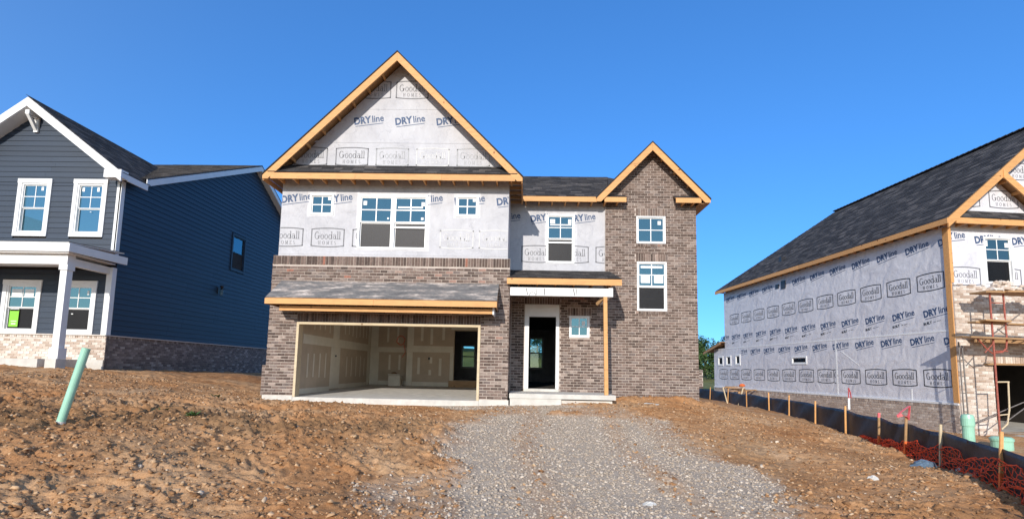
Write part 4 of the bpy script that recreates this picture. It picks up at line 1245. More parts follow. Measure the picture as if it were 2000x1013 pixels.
# the main slope right of the valley, courses laid parallel to the eave
for k in range(52):
    y = 3.05 + k * .14
    if y > 10.2: break
    z = 7.0 + .476 * (y - 3.1) + .022
    xv = -16.45 + max(0, (9.28 - z)) / .745
    if z > 9.28: xv = -17.4
    x = -13.08
    while x > xv + .05:
        w = .30
        LS.l.append((Vector((x - w / 2, y, z)), Vector((1, 0, 0)), Vector((0, .903, .43)), Vector((0, -.43, .903)), min(w, x - xv) - .004, rnd.random() ** 1.2, .145))
        x -= w
LS.finish(LEFT, 'shingle')
def raked(M, a, b, y, drop, th, mat='white_trim', nm='rake_board', t=.5):
    MB(M).xz([a, b, (b[0], b[1] - drop), (a[0], a[1] - drop)], y - th, y, t).build(nm, mat, LEFT)
raked(I4, (xw, LG(xw)), (-16.452, 9.275), fy + .001, .30, .04); raked(I4, (-16.448, 9.275), (xe, LG(xe)), fy + .001, .30, .04)
MB().box(-13.62, xe + .01, fy - .055, fy + .25, 6.58, 6.84).build('eave_return', 'white_trim', LEFT)
MB().box(xe - .03, xe + .012, fy + .25, 3.02, 6.55, 6.76).build('fascia_board', 'white_trim', LEFT)
raked(FS, (3.0, 6.955), (10.3, 10.425), -.27, .26, .03); raked(FS, (10.302, 10.425), (17.9, mroof(17.9)), -.27, .26, .03)
MB(FS).xz([(3.0, 6.72), (10.3, 10.19), (10.3, 10.16), (3.0, 6.69)], -.27, .0).xz([(10.3, 10.19), (17.9, mroof(17.9) - .24), (17.9, mroof(17.9) - .27), (10.3, 10.16)], -.27, .0).build('soffit', 'white_trim', LEFT)
MB().xz([(xw + .3, LG(xw) - .05), (-16.45, 9.0), (xe - .3, LG(xe) - .05), (xe - .3, LG(xe) - .08), (-16.45, 8.96), (xw + .3, LG(xw) - .08)], fy, LY).build('soffit', 'white_trim', LEFT)
br = MB(); br.box(-16.52, -16.38, LY - .08, LY - .02, 8.25, 8.85).box(-16.52, -16.38, fy + .0, LY - .08, 8.72, 8.86)
br.yz([(LY - .09, 8.30), (LY - .09, 8.45), (LY - .20, 8.60), (fy + .05, 8.72), (fy, 8.72), (LY - .26, 8.52)], -16.50, -16.40)
br.build('gable_bracket', 'white_trim', LEFT)

# ================================================================== right house
RM = T((12.35, 1.2, 0)) @ Rz(math.atan(.1))
RIGHT = thing('house', 'unfinished house on the right wrapped in printed grey sheeting, pale brick going up its front', 'house', RM)
SW2 = frame(RM, (0, -1, 0), (1, 0, 0))      # side wall: x = -v
FB = RM
RWIN = (1.09, 1.99, 3.46, 4.86); RGAR = (1.03, 5.9, -.95, 1.10)
sl = .86
RG = lambda u: 5.27 + sl * (min(u, 7.2 - u) + .3)
RS = lambda u: 5.27 + sl * (min(u, 3.0 - u) + .3)
w = MB(RM); wall(w, 0, 7.2, 1.10, 5.15, 0, .15, [RWIN, RGAR]); w.box(0, 1.03, 0, .15, -.9, 1.1)
w.xz([(0, 5.15), (3.0, 5.15), (3.0, RS(3.0) - .1), (1.5, RS(1.5) - .1), (0, RS(0) - .1)], 0, .15)
w.xz([(.0, 5.15), (7.2, 5.15), (7.2, RG(7.2) - .1), (3.6, RG(3.6) - .1), (.0, RG(0) - .1)], .25, .35)
RWF = w.build('wrapped_wall', 'lifted_wrap', RIGHT)
SV = (-7.62, -6.60, 1.16, 1.50)
tri_w = [(-14.32, -13.72, 1.14, 1.68), (-13.40, -12.85, 1.14, 1.70), (-12.42, -11.90, 1.16, 1.72)]
w = MB(SW2); wall(w, -13.5, -.15, -.0, 5.15, 0, .15, [SV] + tri_w[1:]); wall(w, -14.8, -13.5, .0, 2.1, 0, .15, [tri_w[0]])
RWS = w.build('wrapped_wall', 'lifted_wrap', RIGHT)
w = MB(RM); w.box(.15, 7.2, 13.35, 13.5, -.9, 5.15); w.box(7.05, 7.2, .35, 13.35, -.9, 5.15); w.box(.15, 7.2, 14.65, 14.8, -.9, 2.1)
w.build('side_wall', 'lifted_wrap', RIGHT)
window(RIGHT, SW2, *SV, kind='fixed', fr=.06, grid=False, glass_up='screen')
for q in tri_w: window(RIGHT, SW2, *q, kind='fixed', fr=.08, grid=False, glass_up='screen')
window(RIGHT, RM, *RWIN, fr=.05, stickers=[(.10, 1.12, .06, .18, 'paper'), (.70, 1.10, .12, .14, 'paper')])
m = MB(SW2); m.box(-14.8, .02, -.03, .12, -1.2, -.065); m.build('masonry_base', 'pale_mortar', RIGHT)
m = MB(RM); wall(m, -.02, 7.2, -1.2, 3.34, -.06, -.002, [RWIN, RGAR]); m.build('masonry_wall', 'pale_mortar', RIGHT)
RB = Bricks(); FBf = RM @ T((0, -.06, 0)); SWb = SW2 @ T((0, -.03, 0))
RB.field(FBf, -.02, 7.0, -1.0, 3.30, [RWIN, (RGAR[0], RGAR[1], -2, 1.36)]); RB.soldier(FBf, RGAR[0], RGAR[1], 1.11, 1.35)
RB.field(FBf, .0, 1.0, 3.30, 3.42, skip=.3); RB.field(FBf, 2.1, 7.0, 3.30, 3.46, skip=.2)
RB.finish(RIGHT, 'pale_brick', 200)
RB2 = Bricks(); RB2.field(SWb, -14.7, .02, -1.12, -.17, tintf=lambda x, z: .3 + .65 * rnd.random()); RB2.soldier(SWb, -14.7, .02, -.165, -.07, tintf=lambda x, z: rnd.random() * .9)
RB2.finish(RIGHT, 'dimmed_brick', 100)
MB(SW2).box(-14.8, -.0, -.05, .0, -.06, .0).build('sill_flashing', 'white_trim', RIGHT)
cb = MB(SW2); cb.box(-.14, .025, -.05, -.006, .0, 5.10, .3).build('corner_board', 'lumber', RIGHT)
MB(RM).box(-.05, .05, -.045, -.003, 3.45, 5.10, .6).build('corner_board', 'lumber', RIGHT)
# garage
MB(RM).prism([(1.03, -.3, -.90), (5.9, -.3, -.90), (5.9, 6, -.80), (1.03, 6, -.80)], (0, 0, -.3)).build('garage_floor', 'concrete', RIGHT)
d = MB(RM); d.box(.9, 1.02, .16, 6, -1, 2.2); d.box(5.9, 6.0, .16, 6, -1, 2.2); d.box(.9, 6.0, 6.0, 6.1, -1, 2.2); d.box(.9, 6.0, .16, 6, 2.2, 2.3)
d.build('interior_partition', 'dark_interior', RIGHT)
d = MB(RM); 
for i in range(10): d.box(1.02, 1.10, .5 + i * .5, .54 + i * .5, -.85, 2.2)
for i in range(12): d.box(1.1 + i * .4, 1.14 + i * .4, 5.9, 5.99, -.85, 2.2)
d.build('stud', 'stud', RIGHT)
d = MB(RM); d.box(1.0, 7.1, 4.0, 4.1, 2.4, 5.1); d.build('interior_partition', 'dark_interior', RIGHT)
MB(RM).beam((.75, -.12, 1.12), (7.2, -.12, 1.16), .14, .05, tint=.4).build('lintel_plank', 'rough_wood', RIGHT)
MB(RM).box(.25, 7.2, -.34, -.065, 1.82, 1.86).build('ledge_board', 'flashing', RIGHT)
MB(RM).box(.3, 7.2, -.30, -.26, 1.70, 1.818).build('ledge_board', 'rough_wood', RIGHT)
# roof
VE, VR = 13.85, 9.3
ridge = RG(3.6)
roof_slab(RIGHT, [[RM @ Vector(p) for p in ((-.3, -.3, 5.27), (-.3, VE, 5.27), (3.6, VR, ridge), (3.6, -.3, ridge))]])
roof_slab(RIGHT, [[RM @ Vector(p) for p in ((7.5, -.3, 5.27), (3.6, -.3, ridge), (3.6, VR, ridge), (7.5, VE, 5.27))]])
roof_slab(RIGHT, [[RM @ Vector(p) for p in ((-.3, VE, 5.27), (7.5, VE, 5.27), (3.6, VR, ridge))]])
RSH = Shingles(); RSH.slope(RM, (-.32, VE, 5.275), (-.32, -.32, 5.275), (3.6, -.32, ridge + .02), (3.6, VR, ridge + .02))
roof_slab(RIGHT, [[RM @ Vector(p) for p in ((1.5, -.32, RS(1.5)), (3.3, -.32, 5.27), (3.3, .25, 5.27), (1.5, .25, RS(1.5)))]])
rc = MB(RM)
for k in range(46): rc.beam((3.6, -.3 + k * .21, ridge + .045), (3.6, -.12 + k * .21, ridge + .03), .26, .03, tint=rnd.random() * .5)
rc.build('ridge_cap', 'shingle', RIGHT)
def rr(a, b, drop, v, t, M=RM): MB(M).xz([a, b, (b[0], b[1] - drop), (a[0], a[1] - drop)], v - .04, v, t).build('rake_board', 'lumber', RIGHT)
rr((-.3, 5.262), (3.598, ridge - .008), .27, -.302, .4); rr((3.602, ridge - .008), (7.5, 5.262), .27, -.302, .6)
rr((1.52, RS(1.5) - .03), (3.3, 5.262), .25, -.322, .7)
MB(RM).box(-.05, 3.28, -.34, -.305, 5.125, 5.29, .6).build('fascia_board', 'lumber', RIGHT)
MB(RM).box(3.30, 7.4, -.34, -.305, 5.125, 5.29, .5).build('fascia_board', 'lumber', RIGHT)
roof_slab(RIGHT, [[RM @ Vector(p) for p in ((.02, -.31, 5.30), (7.2, -.31, 5.30), (7.0, -.003, 5.58), (.3, -.003, 5.58))]])
RSH.slope(RM, (.02, -.32, 5.315), (7.2, -.32, 5.315), (7.0, -.01, 5.60), (.3, -.01, 5.60), ex=.13)
RSH.finish(RIGHT, 'shingle')
boards(RIGHT, SW2, -VE, .34, -.335, -.30, 5.105, 5.262, n=4)
for i in range(34): MB(RM).box(-.30, .0, -.1 + i * .41, -.06 + i * .41, 5.12, 5.20, rnd.random()).build('rafter_tail', 'lumber', RIGHT)
for i in range(9): MB(RM).box(.25 + i * .4, .29 + i * .4, -.30, .0, 5.12, 5.21, rnd.random()).build('rafter_tail', 'lumber', RIGHT)
for i in range(4):
    u = 1.75 + i * .38; z = RS(u) - .1
    MB(RM).beam((u, -.32, z), (u, .0, z), .04, .09, tint=rnd.random()).build('lookout', 'lumber', RIGHT)
# rear low roof
roof_slab(RIGHT, [[RM @ Vector(p) for p in ((-.25, 13.52, 2.45), (-.25, 15.6, 1.95), (7.3, 15.6, 1.95), (7.3, 13.52, 2.45))]])
MB(RM).yz([(13.52, 2.42), (15.6, 1.92), (15.6, 1.80), (13.52, 2.30)], -.28, -.25).build('rake_board', 'rough_wood', RIGHT)
# roof vent
MB(RM).box(.50, .70, 8.9, 9.1, 5.9, 6.22).build('roof_vent', 'dark_metal', RIGHT)
MB(SW2).box(-8.15, -7.85, -.04, 0, 4.55, 4.90).box(-8.6, -8.35, -.03, 0, 4.62, 4.80).build('vent_cover', 'dark_metal', RIGHT)
# print on the right house
K = 1.172
HS = [SV] + tri_w
for k in range(12):
    s_ = -(1.08 + K * k)
    if s_ < -7.3 and s_ > -8.6: continue
    stamp(RWS, SW2, 'line', s_, 4.72, 'ink_navy', x0=-13.48, x1=-.15)
stamp(RWS, SW2, 'line', .09, 4.72, 'ink_navy', x0=-13.48, x1=-.15)
for k in range(11): stamp(RWS, SW2, 'logo', -(.68 + K * k), 3.59, 'ink_dark', x0=-13.48)
for k in range(12):
    stamp(RWS, SW2, 'line', -(.56 + K * k), 2.66, 'ink_navy', x0=-14.7, holes=HS); stamp(RWS, SW2, 'caption', -(.70 + K * k), 2.33, 'ink_dark', x0=-14.7, holes=HS)
stamp(RWS, SW2, 'line', .07, 1.80, 'ink_navy', x1=-.15)
for k in range(12):
    x = -(1.10 + K * k)
    if k > 10 : continue
    stamp(RWS, SW2, 'line', x, 1.83, 'ink_navy', x0=-11.8 if k > 8 else None, holes=HS)
for k in range(4): stamp(RWS, SW2, 'logo', -(.65 + K * k), .69, 'ink_dark', x0=-4.82)
stamp(RWS, SW2, 'logo', -4.64, .69, 'ink_dark', x0=-5.02, x1=-4.83)
for k in range(8): stamp(RWS, SW2, 'logo', -(5.5 + K * k), .69, 'ink_dark', x0=-14.7, holes=HS)
MB(SW2).box(-13.45, -.16, -.007, .001, 2.05, 2.10).box(-4.92, -4.84, -.006, .001, .02, 2.04).build('wrap_seam', 'white_trim', RWS)
MB(SW2).beam((-4.6, -.004, 1.62), (-3.75, -.004, 1.10), .006, .03, (0, 0, 1)).box(-1.62, -1.56, -.006, .001, .0, .34).build('seam_tape', 'white_trim', RWS)
stamp(RWF, RM, 'line', -.1 + .2, 4.82, 'ink_navy', x0=.06); stamp(RWF, RM, 'line', 1.25, 4.78, 'ink_navy', holes=[RWIN]); stamp(RWF, RM, 'line', 2.43, 4.78, 'ink_navy', holes=[RWIN])
stamp(RWF, RM, 'logo', .46, 3.66, 'ink_grey', x0=.05); stamp(RWF, RM, 'logo', 1.75, 3.66, 'ink_grey', holes=[RWIN]); stamp(RWF, RM, 'logo', 2.9, 3.66, 'ink_grey')
cutS = [(sl, 1, RS(1.5) + sl * 1.5 - .12), (-sl, 1, RS(1.5) - sl * 1.5 - .12)]
for x in (.62, 1.85): stamp(RWF, RM, 'logo', x, 6.16 - .15, 'ink_grey', halves=cutS)
stamp(RWF, RM @ T((0, .25, 0)), 'logo', 2.75, 7.02, 'ink_grey')
#OBJECTS
# ------------------------------------------------------------------ leaning green pipe, foreground left
gp = (-6.62, -6.5); g0 = gz(*gp)
pt = thing('plastic_pipe', 'long mint green plastic pipe leaning out of the dirt before the left house', 'pipe', T((gp[0], gp[1], g0)))
a = Vector((gp[0], gp[1], g0 - .15)); b = Vector((gp[0] + .21, gp[1] + .1, g0 + 1.06))
ax = (b - a).normalized(); s1 = ax.orthogonal().normalized(); s2 = ax.cross(s1)
mb = MB(); n = 20
rings = []
for (t, r) in ((0, .054), (1, .054), (1, .047), (.8, .047)):
    c = a.lerp(b, t); rings.append([c + s1 * math.cos(2 * math.pi * i / n) * r + s2 * math.sin(2 * math.pi * i / n) * r for i in range(n)])
mb.add(sum(rings, []), [(k * n + i, k * n + (i + 1) % n, (k + 1) * n + (i + 1) % n, (k + 1) * n + i) for k in range(3) for i in range(n)])
mb.build('pipe_body', 'pipe_green', pt)
mb = MB(); c = a.lerp(b, .16)
mb.tube(a.lerp(b, .10), a.lerp(b, .135), .059, 16); mb.build('pipe_collar', 'rock_white', pt)

# ------------------------------------------------------------------ silt fence
FP = [(3.6, -11.6), (5.1, -9.2), (6.3, -6.72), (7.08, -4.77), (7.42, -3.50), (7.76, -2.27), (8.39, -.1), (8.9, 2.2), (9.27, 4.46), (9.55, 6.5), (9.85, 9.2), (10.12, 12.0), (10.25, 14.8), (10.0, 17.3), (8.4, 18.6)]
fence = thing('silt_fence', 'black silt fence on wooden stakes running down the slope beside the right house', 'fence', T((8.39, -.1, gz(8.39, -.1))))
def fpos(t):
    i = min(len(FP) - 2, int(t)); f = t - i
    return FP[i][0] * (1 - f) + FP[i + 1][0] * f, FP[i][1] * (1 - f) + FP[i + 1][1] * f
vs = []; fs = []; NU = 14; NV = 8
cols = (len(FP) - 1) * NU + 1
gline = {}
for c in range(cols):
    t = c / NU; x, y = fpos(t); f = t - int(t)
    zg = gz(x, y); i = int(t)
    sag = -.03 * math.sin(math.pi * f) * (1.2 if y < 0 else .7)
    for r in range(NV + 1):
        h = r / NV
        wob = .018 * math.sin(t * 9.0 + h * 5 + math.sin(t * 3.1) * 2) * math.sin(math.pi * f) + .014 * math.sin(t * 31 + h * 9) * (1 - abs(f * 2 - 1)) + .05 * math.sin(math.pi * f) * (h - .4)
        zt = float(BASE(np.array([x]), np.array([y]))[0]) + .60 + sag + .012 * math.sin(t * 5.3)
        z = (zg - .06) * (1 - h) + zt * h
        vs.append((x + .02 + wob, y, z))
k = NV + 1
for c in range(cols - 1):
    for r in range(NV): fs.append((c * k + r, (c + 1) * k + r, (c + 1) * k + r + 1, c * k + r + 1))
n0 = len(vs); vs += [(x + .006, y, z) for x, y, z in vs]
fs += [tuple(i + n0 for i in reversed(f)) for f in fs[:]]
top = [c * k + NV for c in range(cols)]; bot = [c * k for c in range(cols)]
for L in (top, bot):
    for p, q in zip(L[:-1], L[1:]): fs.append((p, q, q + n0, p + n0))
MB().add(vs, fs).build('fabric', 'fabric', fence, smooth=True)
for i, (x, y) in enumerate(FP):
    h = {2: .80, 3: .74, 5: .70}.get(i, .70 + rnd.uniform(-.03, .04)); zg = gz(x, y)
    lean = {2: (.10, .03), 3: (.06, .02), 4: (.06, 0), 5: (.03, 0)}.get(i, (rnd.uniform(-.02, .04), 0))
    m = MB(); p = Vector((x - .075, y - .02, zg - .12)); q = Vector((x - .05 + lean[0], y + lean[1], zg + h))
    m.beam(p, q, .042, .022, (0, 1, 0), rnd.random())
    m.build('stake', 'pale_wood' if i == 3 else 'rough_wood' if i in (4, 5) else 'lumber', fence, 'stake with orange paint on its foot' if i in (2, 4, 5) else None)
    if i in (2, 4, 5):
        MB().beam(p.lerp(q, .13), p.lerp(q, .42), .045, .025, (0, 1, 0)).build('painted_band', 'orange_paint', fence)
    if i == 5: MB().beam(p.lerp(q, .9), p.lerp(q, 1.02), .046, .026, (0, 1, 0)).build('painted_tip', 'pink_tape', fence)
def ribbon(name, label, pts, w=.03):
    m = MB()
    for p, q in zip(pts[:-1], pts[1:]): m.beam(p, q, .004, w, (0, 1, 0) if abs(p[2] - q[2]) > .02 else (0, 0, 1))
    o = m.build(name, 'pink_tape'); tag(o, label, 'tape'); return o
x, y = FP[4]; z = gz(x, y) + .68
ribbon('flagging_tape', 'tattered pink flagging tape tied like a bow atop an orange-footed stake', [(x + .03, y - .03, z - .05), (x + .06, y - .04, z + .22), (x - .02, y - .04, z + .17), (x - .12, y - .05, z + .10), (x - .20, y - .05, z + .02), (x - .10, y - .05, z + .04), (x + .01, y - .04, z + .0), (x + .05, y - .04, z + .12)], .05)
x, y = FP[6]; z = gz(x, y) + .70
ribbon('flagging_tape', 'pink flagging tape standing upright above the white-tipped fence lath', [(x + .04, y - .03, z + .22), (x + .05, y - .03, z + .50), (x + .09, y - .03, z + .38), (x + .10, y - .04, z + .24)], .045)
o = MB().beam((x + .04, y - .03, z - .05), (x + .045, y - .03, z + .24), .045, .02, (0, 1, 0)).build('marker_lath', 'paper'); tag(o, 'small white marker lath with pink tape rising behind the black fence', 'marker')
# lumber scraps and a red cap behind the far end of the fence
for i, (x, y, dx, dz, m_, lb) in enumerate(((10.05, 10.6, .25, .50, 'pale_wood', 'pale stick on the far black fence, the one nearer the orange cap'), (9.95, 11.6, -.2, .45, 'pale_wood', 'pale stick on the far black fence, the one nearer the brick tower'))):
    zg = gz(x, y); o = MB().beam((x - .06, y, zg - .05), (x - .06 + dx, y, zg + dz + .3), .05, .03, (0, 1, 0)).build('lumber_stick', m_); tag(o, lb, 'lumber')
zg = gz(10.6, 11.6)
m = MB()
for i in range(7):
    x = 10.35 + rnd.random() * .7; y = 11.2 + rnd.random() * 2.2
    m.beam((x - .5, y, zg + .62 + .03 * i), (x + .6, y + .4, zg + .64 + .03 * i + rnd.uniform(-.05, .05)), .12, .04, tint=rnd.random())
o = m.build('lumber_pile', 'rough_wood'); tag(o, 'low stack of scrap boards behind the far end of the black fence', 'lumber')
for x in (10.15, 10.9):
    pass
m = MB()
m.box(10.3, 10.38, 11.3, 11.4, zg - .1, zg + .62).box(10.95, 11.03, 12.8, 12.9, zg - .1, zg + .62)
m.build('lumber_leg', 'rough_wood', None).parent = o
m = MB(); m.lathe([(.12, 0), (.15, .05), (.09, .11), (.03, .13)], (10.45, 11.2, zg + .86), 9); o2 = m.build('orange_rag', 'orange_paint'); tag(o2, 'crumpled orange cap lying on the scrap boards behind the fence', 'rag')

# red plastic netting crumpled along the foot of the fence
m = MB(); rows = 9; ncol = 170
def npos(c, r):
    t = 1.0 + 4.55 * c / ncol; x, y = fpos(t); h = r / (rows - 1)
    hh = float(np.interp(t, [1, 2, 3, 4, 5, 5.6], [.42, .38, .31, .23, .12, .05])) * (1 + .14 * math.sin(t * 7) + .05 * math.sin(t * 19))
    z = (gz(x, y) + .015) * (1 - h) + h * (float(BASE(np.array([x]), np.array([y]))[0]) + .02 + hh) + .018 * math.sin(c * .37 + r * 1.1)
    return Vector((x - .015 - .05 * (1 - h) - .016 * math.sin(c * .55 + r * .9) - .010 * math.sin(c * 1.3 - r), y + .02 * math.sin(c * .9 + r * 1.7), z))
G = [[npos(c, r) for r in range(rows)] for c in range(ncol + 1)]
q = [[rnd.uniform(-1, 1) for r in range(rows)] for c in range(ncol + 1)]
for c in range(ncol + 1):
    for r in range(rows):
        G[c][r] += Vector((.008 * q[c][r], .012 * q[c][r - 1], .017 * q[c - 1][r] + .014 * math.sin(c * .8 + r * 1.9)))
for c in range(ncol):
    for r in range(rows):
        m.tube(G[c][r], G[c + 1][r], .006 if 0 < r < rows - 1 else .009, 3)
        if (c + r) % 2 == 0 and r < rows - 1: m.tube(G[c][r], G[c][r + 1].lerp(G[c + 1][r + 1], .4 * rnd.random()), .0055, 3)
o = m.build('safety_netting', 'net_red'); tag(o, 'red orange plastic safety netting slumped along the foot of the black fence', 'netting')

# ------------------------------------------------------------------ utility risers beside the right house
x, y = 10.35, -1.4; zg = gz(x, y)
rp = thing('utility_riser', 'fat mint green plastic riser with a cap standing behind the black fence', 'pipe', T((x, y, zg)))
MB().lathe([(.115, -.1), (.115, .52)], (x, y, zg), 20).build('riser_pipe', 'pipe_green', rp, smooth=False)
MB().lathe([(.13, .50), (.132, .53), (.13, .68), (.11, .76), (.04, .775)], (x, y, zg), 20).build('riser_cap', 'pipe_green', rp)
x, y = 11.45, -1.0; zg = gz(x, y)
rp = thing('round_manhole', 'low mint green round lid on the ground by the pale brick corner', 'lid', T((x, y, zg)))
MB().lathe([(.21, -.1), (.21, .20)], (x, y, zg), 22).build('lid_body', 'pipe_green', rp)
MB().lathe([(.23, .20), (.23, .25), (.18, .29), (.04, .30)], (x, y, zg), 22).build('lid_top', 'pipe_green', rp)

# ------------------------------------------------------------------ scaffold and what stands on it (frame of the right house)
SCF = RM @ T((.1, -1.0, -.9))
scaf = thing('scaffold', 'rusty red tube scaffold with weathered planks against the pale brick front of the right house', 'scaffold', SCF)
m = MB(RM); v = -.92
m.path([(.15, v, -.95), (.16, v, 1.1), (.16, v, 3.0)], .024, 8)
m.path([(.56, v, 3.0), (.56, v, 1.75), (.52, v, 1.52), (.40, v, 1.42), (.16, v, 1.40)], .022, 8)
for z in (2.75, 1.78, 1.45): m.tube((.16, v, z), (.56, v, z), .016, 6)
m.path([(-.30, v, 1.78), (-.05, v, 1.50), (.14, v, 1.36)], .018, 6); m.path([(-.1, v, 1.40), (.16, v, 1.66)], .014, 6)
m.build('frame', 'scaffold_red', scaf)
m = MB(RM)
m.path([(2.45, v, -.95), (2.45, v, 3.0)], .024, 8); m.path([(2.85, v, -.95), (2.85, v, 3.0)], .024, 8)
for z in (2.75, 1.78, .6): m.tube((2.45, v, z), (2.85, v, z), .016, 6)
m.build('frame', 'scaffold_red', scaf)
m = MB(RM)
m.path([(-.42, -.50, 1.70), (-.40, -.50, -.9)], .018, 6); m.path([(-.30, -.48, 1.6), (-.26, -.48, -.9)], .018, 6)
for z in (1.2, .75, .3, -.2, -.6): m.tube((-.41, -.5, z), (-.28, -.48, z), .012, 6)
m.build('shadow_ladder', 'scaffold_steel', scaf)  # added shape standing in for the frame's shadow on the wall
m = MB(RM)
m.tube((.18, v, 1.9), (1.05, v, 2.5), .014, 6); m.tube((.30, v, 2.05), (.78, v, 1.72), .014, 6); m.tube((.7, v, 1.7), (2.4, v, 2.35), .014, 6)
m.tube((-.25, -.6, -.50), (.9, -.92, .10), .015, 6); m.tube((.3, v, -.45), (2.4, v, .9), .015, 6)
m.build('brace', 'scaffold_steel', scaf)
m = MB(RM); m.path([(.16, v, .62), (.52, v, .63), (.50, v, .62), (.47, v, -.10), (.38, v, -.48), (.20, v, -.62)], .020, 8); m.tube((.16, v, -.25), (.46, v, -.22), .016, 6)
m.build('guard_loop', 'pale_wood', scaf)
for (u0, u1, v0, z0, z1, t, w) in ((-.10, 3.2, -.95, 3.03, 3.05, .5, .24), (-.05, 3.1, -.68, 3.04, 3.03, .3, .24), (-.30, 3.2, -.80, 2.22, 2.14, .45, .24), (-.2, .55, -1.0, 2.26, 2.24, .7, .2),
                               (-.62, 3.2, -.95, 1.80, 1.74, .2, .24), (-.60, 3.0, -.68, 1.82, 1.78, .3, .24), (.45, 3.2, -1.05, 3.04, 3.10, .8, .2)):
    MB(RM).beam((u0, v0, z0), (u1, v0, z1), w, .045, tint=t).build('plank', 'rough_wood', scaf)
def pile(name, label, u, v, z, n, ru, rv, h):
    o = thing(name, label, 'bricks', RM @ T((u, v, z)))
    bank = [MB().box(-.095, .095, -.045, .045, -.032, .032, t).mesh('brick', 'pale_brick') for t in (.3, .55, .75, .95)]
    for i in range(n):
        f = rnd.random(); a_ = rnd.random() * 6.28; r = math.sqrt(rnd.random()) * (1 - f * .6)
        M = RM @ T((u + ru * r * math.cos(a_), v + rv * r * math.sin(a_), z + .035 + h * f)) @ Rz(rnd.random() * 3.1) @ Matrix.Rotation(rnd.uniform(-.6, .6), 4, 'X') @ Matrix.Rotation(rnd.uniform(-.3, .3), 4, 'Y')
        piece('brick', bank[i % 4], o, M)
    return o
pile('brick_pile', 'jumbled heap of pale bricks on the top scaffold plank below the window', .62, -.85, 3.06, 70, .46, .2, .24)
pile('brick_pile', 'few pale bricks lying on the middle scaffold plank', .42, -.85, 2.22, 9, .2, .12, .05)
pile('brick_pile', 'few pale bricks at the outer end of the top scaffold plank', 1.6, -.85, 3.09, 14, .28, .15, .08)

# ------------------------------------------------------------------ inside the garage
bx = thing('box', 'white cardboard box with brown stuff on top in the back of the open garage', 'box', T((-5.02, 6.3, -.02)))
m = MB(); m.box(-5.26, -4.80, 6.12, 6.50, -.02, .36); m.build('box_body', 'compound', bx)
m = MB(); m.add([(-5.26, 6.12, .36), (-4.80, 6.12, .36), (-4.80, 6.02, .44), (-5.26, 6.02, .44), (-5.26, 6.125, .36), (-4.80, 6.125, .36), (-4.80, 6.025, .445), (-5.26, 6.025, .445)], CUBE_F); m.build('box_flap', 'compound', bx)
m = MB(); m.lathe([(.12, 0), (.15, .05), (.09, .13), (.03, .15)], (-5.08, 6.3, .36), 7); m.build('box_contents', 'stud', bx)
cc = MB(); cc.path([(-4.98 + .16 * math.cos(t) + .02 * math.sin(5 * t), 6.77, 1.78 + .18 * math.sin(t)) for t in [i * math.pi / 8 for i in range(17)]], .012, 5)
cc.path([(-4.85, 6.77, 1.62), (-4.78, 6.76, 1.3), (-4.9, 6.77, 1.1)], .01, 5)
o = cc.build('cable_coil', 'net_red'); tag(o, 'loop of dull red cable hanging on the back garage wall', 'cable')

# ------------------------------------------------------------------ odds and ends on the ground
def lump(name, mat, x, y, r, h, label, cat, seed, squash=1.4):
    q = random.Random(seed); zg = gz(x, y); vs = []; n = 9
    for k, (rr_, zz) in enumerate(((1, -.3), (1.05, .2), (.75, .7), (.3, 1.0))):
        for i in range(n):
            a_ = 2 * math.pi * i / n + k * .3
            f = rr_ * (1 + q.uniform(-.28, .28)); vs.append((x + r * squash * f * math.cos(a_), y + r * f * math.sin(a_), zg + h * zz * (1 + q.uniform(-.2, .2))))
    fs = [(k * n + i, k * n + (i + 1) % n, (k + 1) * n + (i + 1) % n, (k + 1) * n + i) for k in range(3) for i in range(n)] + [tuple(range(3 * n, 4 * n))]
    o = MB().add(vs, fs).build(name, mat); tag(o, label, cat); return o
lump('plastic_bag', 'plastic_blue', 6.62, -4.95, .13, .10, 'crumpled blue grey plastic bag in front of the orange netting', 'bag', 3)
lump('rock', 'rock_white', 6.9, -5.35, .06, .07, 'small white stone at the foot of the orange netting', 'rock', 4)
lump('rock', 'rock_white', 1.42, -7.85, .055, .03, 'flat round pale stone in the grey gravel at the bottom edge', 'rock', 5)
lump('rock', 'rock_white', 4.9, -6.3, .05, .05, 'pale stone on the brown dirt right of the gravel', 'rock', 6)
lump('rock', 'rock_white', 3.35, .2, .2, .06, 'flat pale stone slab lying near the corner of the tower', 'rock', 8, 1.6)
def weed(x, y, s_, seed, label):
    q = random.Random(seed); m = MB(); zg = gz(x, y)
    for i in range(26):
        a_ = q.random() * 6.28; L = s_ * q.uniform(.5, 1); w = .015 + .02 * q.random(); e = q.uniform(.3, .9)
        p = Vector((x + q.uniform(-.5, .5) * s_, y + q.uniform(-.3, .3) * s_, zg)); d_ = Vector((math.cos(a_), math.sin(a_), e)) * L
        sd_ = Vector((-math.sin(a_), math.cos(a_), 0)) * w
        m.add([p, p + d_ * .5 + sd_, p + d_, p + d_ * .5 - sd_ + Vector((0, 0, .004))], ((0, 1, 2), (0, 2, 3)), q.random())
    o = m.build('weed', 'weed'); tag(o, label, 'weed', 'weeds sprouting in the dirt')
weed(-6.0, -5.3, .12, 1, 'small green weed right of the green pipe'); weed(-5.35, -5.5, .11, 2, 'second small green weed, farther from the pipe toward the garage'); weed(-7.6, -1.2, .14, 3, 'small weed on the bank between the two houses')

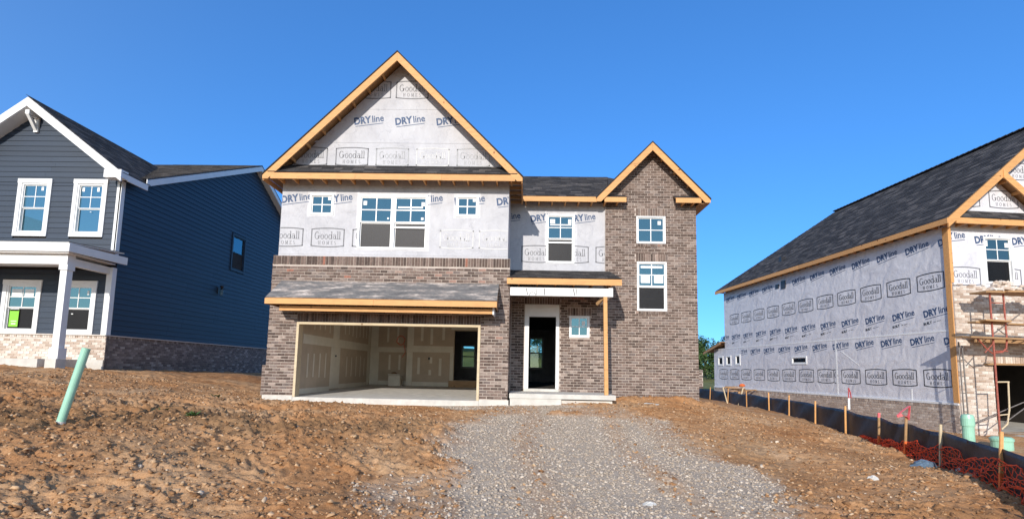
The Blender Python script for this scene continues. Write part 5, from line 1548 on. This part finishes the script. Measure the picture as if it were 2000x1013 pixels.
# ------------------------------------------------------------------ trees beyond the field
def tree_meshes(seed, H, W):
    q = random.Random(seed); t = MB(); t.tube((0, 0, -.3), (.1, 0, H * .42), .22, 8, .13)
    for i in range(5):
        a_ = q.random() * 6.28; t.tube((.1, 0, H * (.25 + .05 * i)), (W * .3 * math.cos(a_), W * .3 * math.sin(a_), H * (.55 + .06 * i)), .10, 6, .03)
    c = MB(); clumps = []
    for i in range(34):
        a_ = q.random() * 6.28; f = q.random(); rr_ = W * .5 * math.sqrt(q.random()) * (1 - abs(f - .4) * 1.1)
        clumps.append((rr_ * math.cos(a_), rr_ * math.sin(a_), H * (.16 + .78 * f), W * q.uniform(.10, .19)))
    for (x, y, z, r) in clumps:
        for j in range(70):
            d_ = Vector((q.gauss(0, 1), q.gauss(0, 1), q.gauss(0, .8))); d_ = d_.normalized() * r * q.uniform(.6, 1.1)
            p = Vector((x, y, z)) + d_; s_ = q.uniform(.12, .26)
            u = Vector((q.gauss(0, 1), q.gauss(0, 1), q.gauss(0, 1))).normalized() * s_; v_ = u.orthogonal().normalized() * s_ * .7
            c.add([p - u, p - v_, p + u, p + v_], ((0, 1, 2, 3),), q.random())
    return t.mesh('trunk', 'bark'), c.mesh('crown', 'leaf')
TM = [tree_meshes(1, 7, 7), tree_meshes(2, 8.5, 6.5), tree_meshes(3, 6, 7.5)]
spots = [(23.5, 58), (26, 64), (28.5, 62), (21, 66), (31.5, 66), (34.5, 64), (24.5, 70), (29.5, 71), (-11, 70), (-6.5, 72), (-2, 69), (2.2, 71), (6, 70), (10.5, 73), (15.5, 71)]
names = ['pointed', 'round', 'broad']
for i, (x, y) in enumerate(spots):
    k = i % 3; zg = gz(x, y); s_ = (.55 if x > 20 else .75) + .25 * rnd.random()
    M = T((x, y, zg)) @ Rz(rnd.random() * 6) @ Matrix.Scale(s_, 4)
    grp = 'trees right of the brick tower' if x > 20 else 'trees seen through the back windows'
    r_ = thing('tree', 'green tree across the field, in the gap right of the brick tower' if x > 20 else 'distant green tree glimpsed through the back windows of the middle house', 'tree', M, grp)
    for nm, me_ in (('trunk', TM[k][0]), ('crown', TM[k][1])):
        o = bpy.data.objects.new(nm, me_); COL.objects.link(o); o.parent = r_
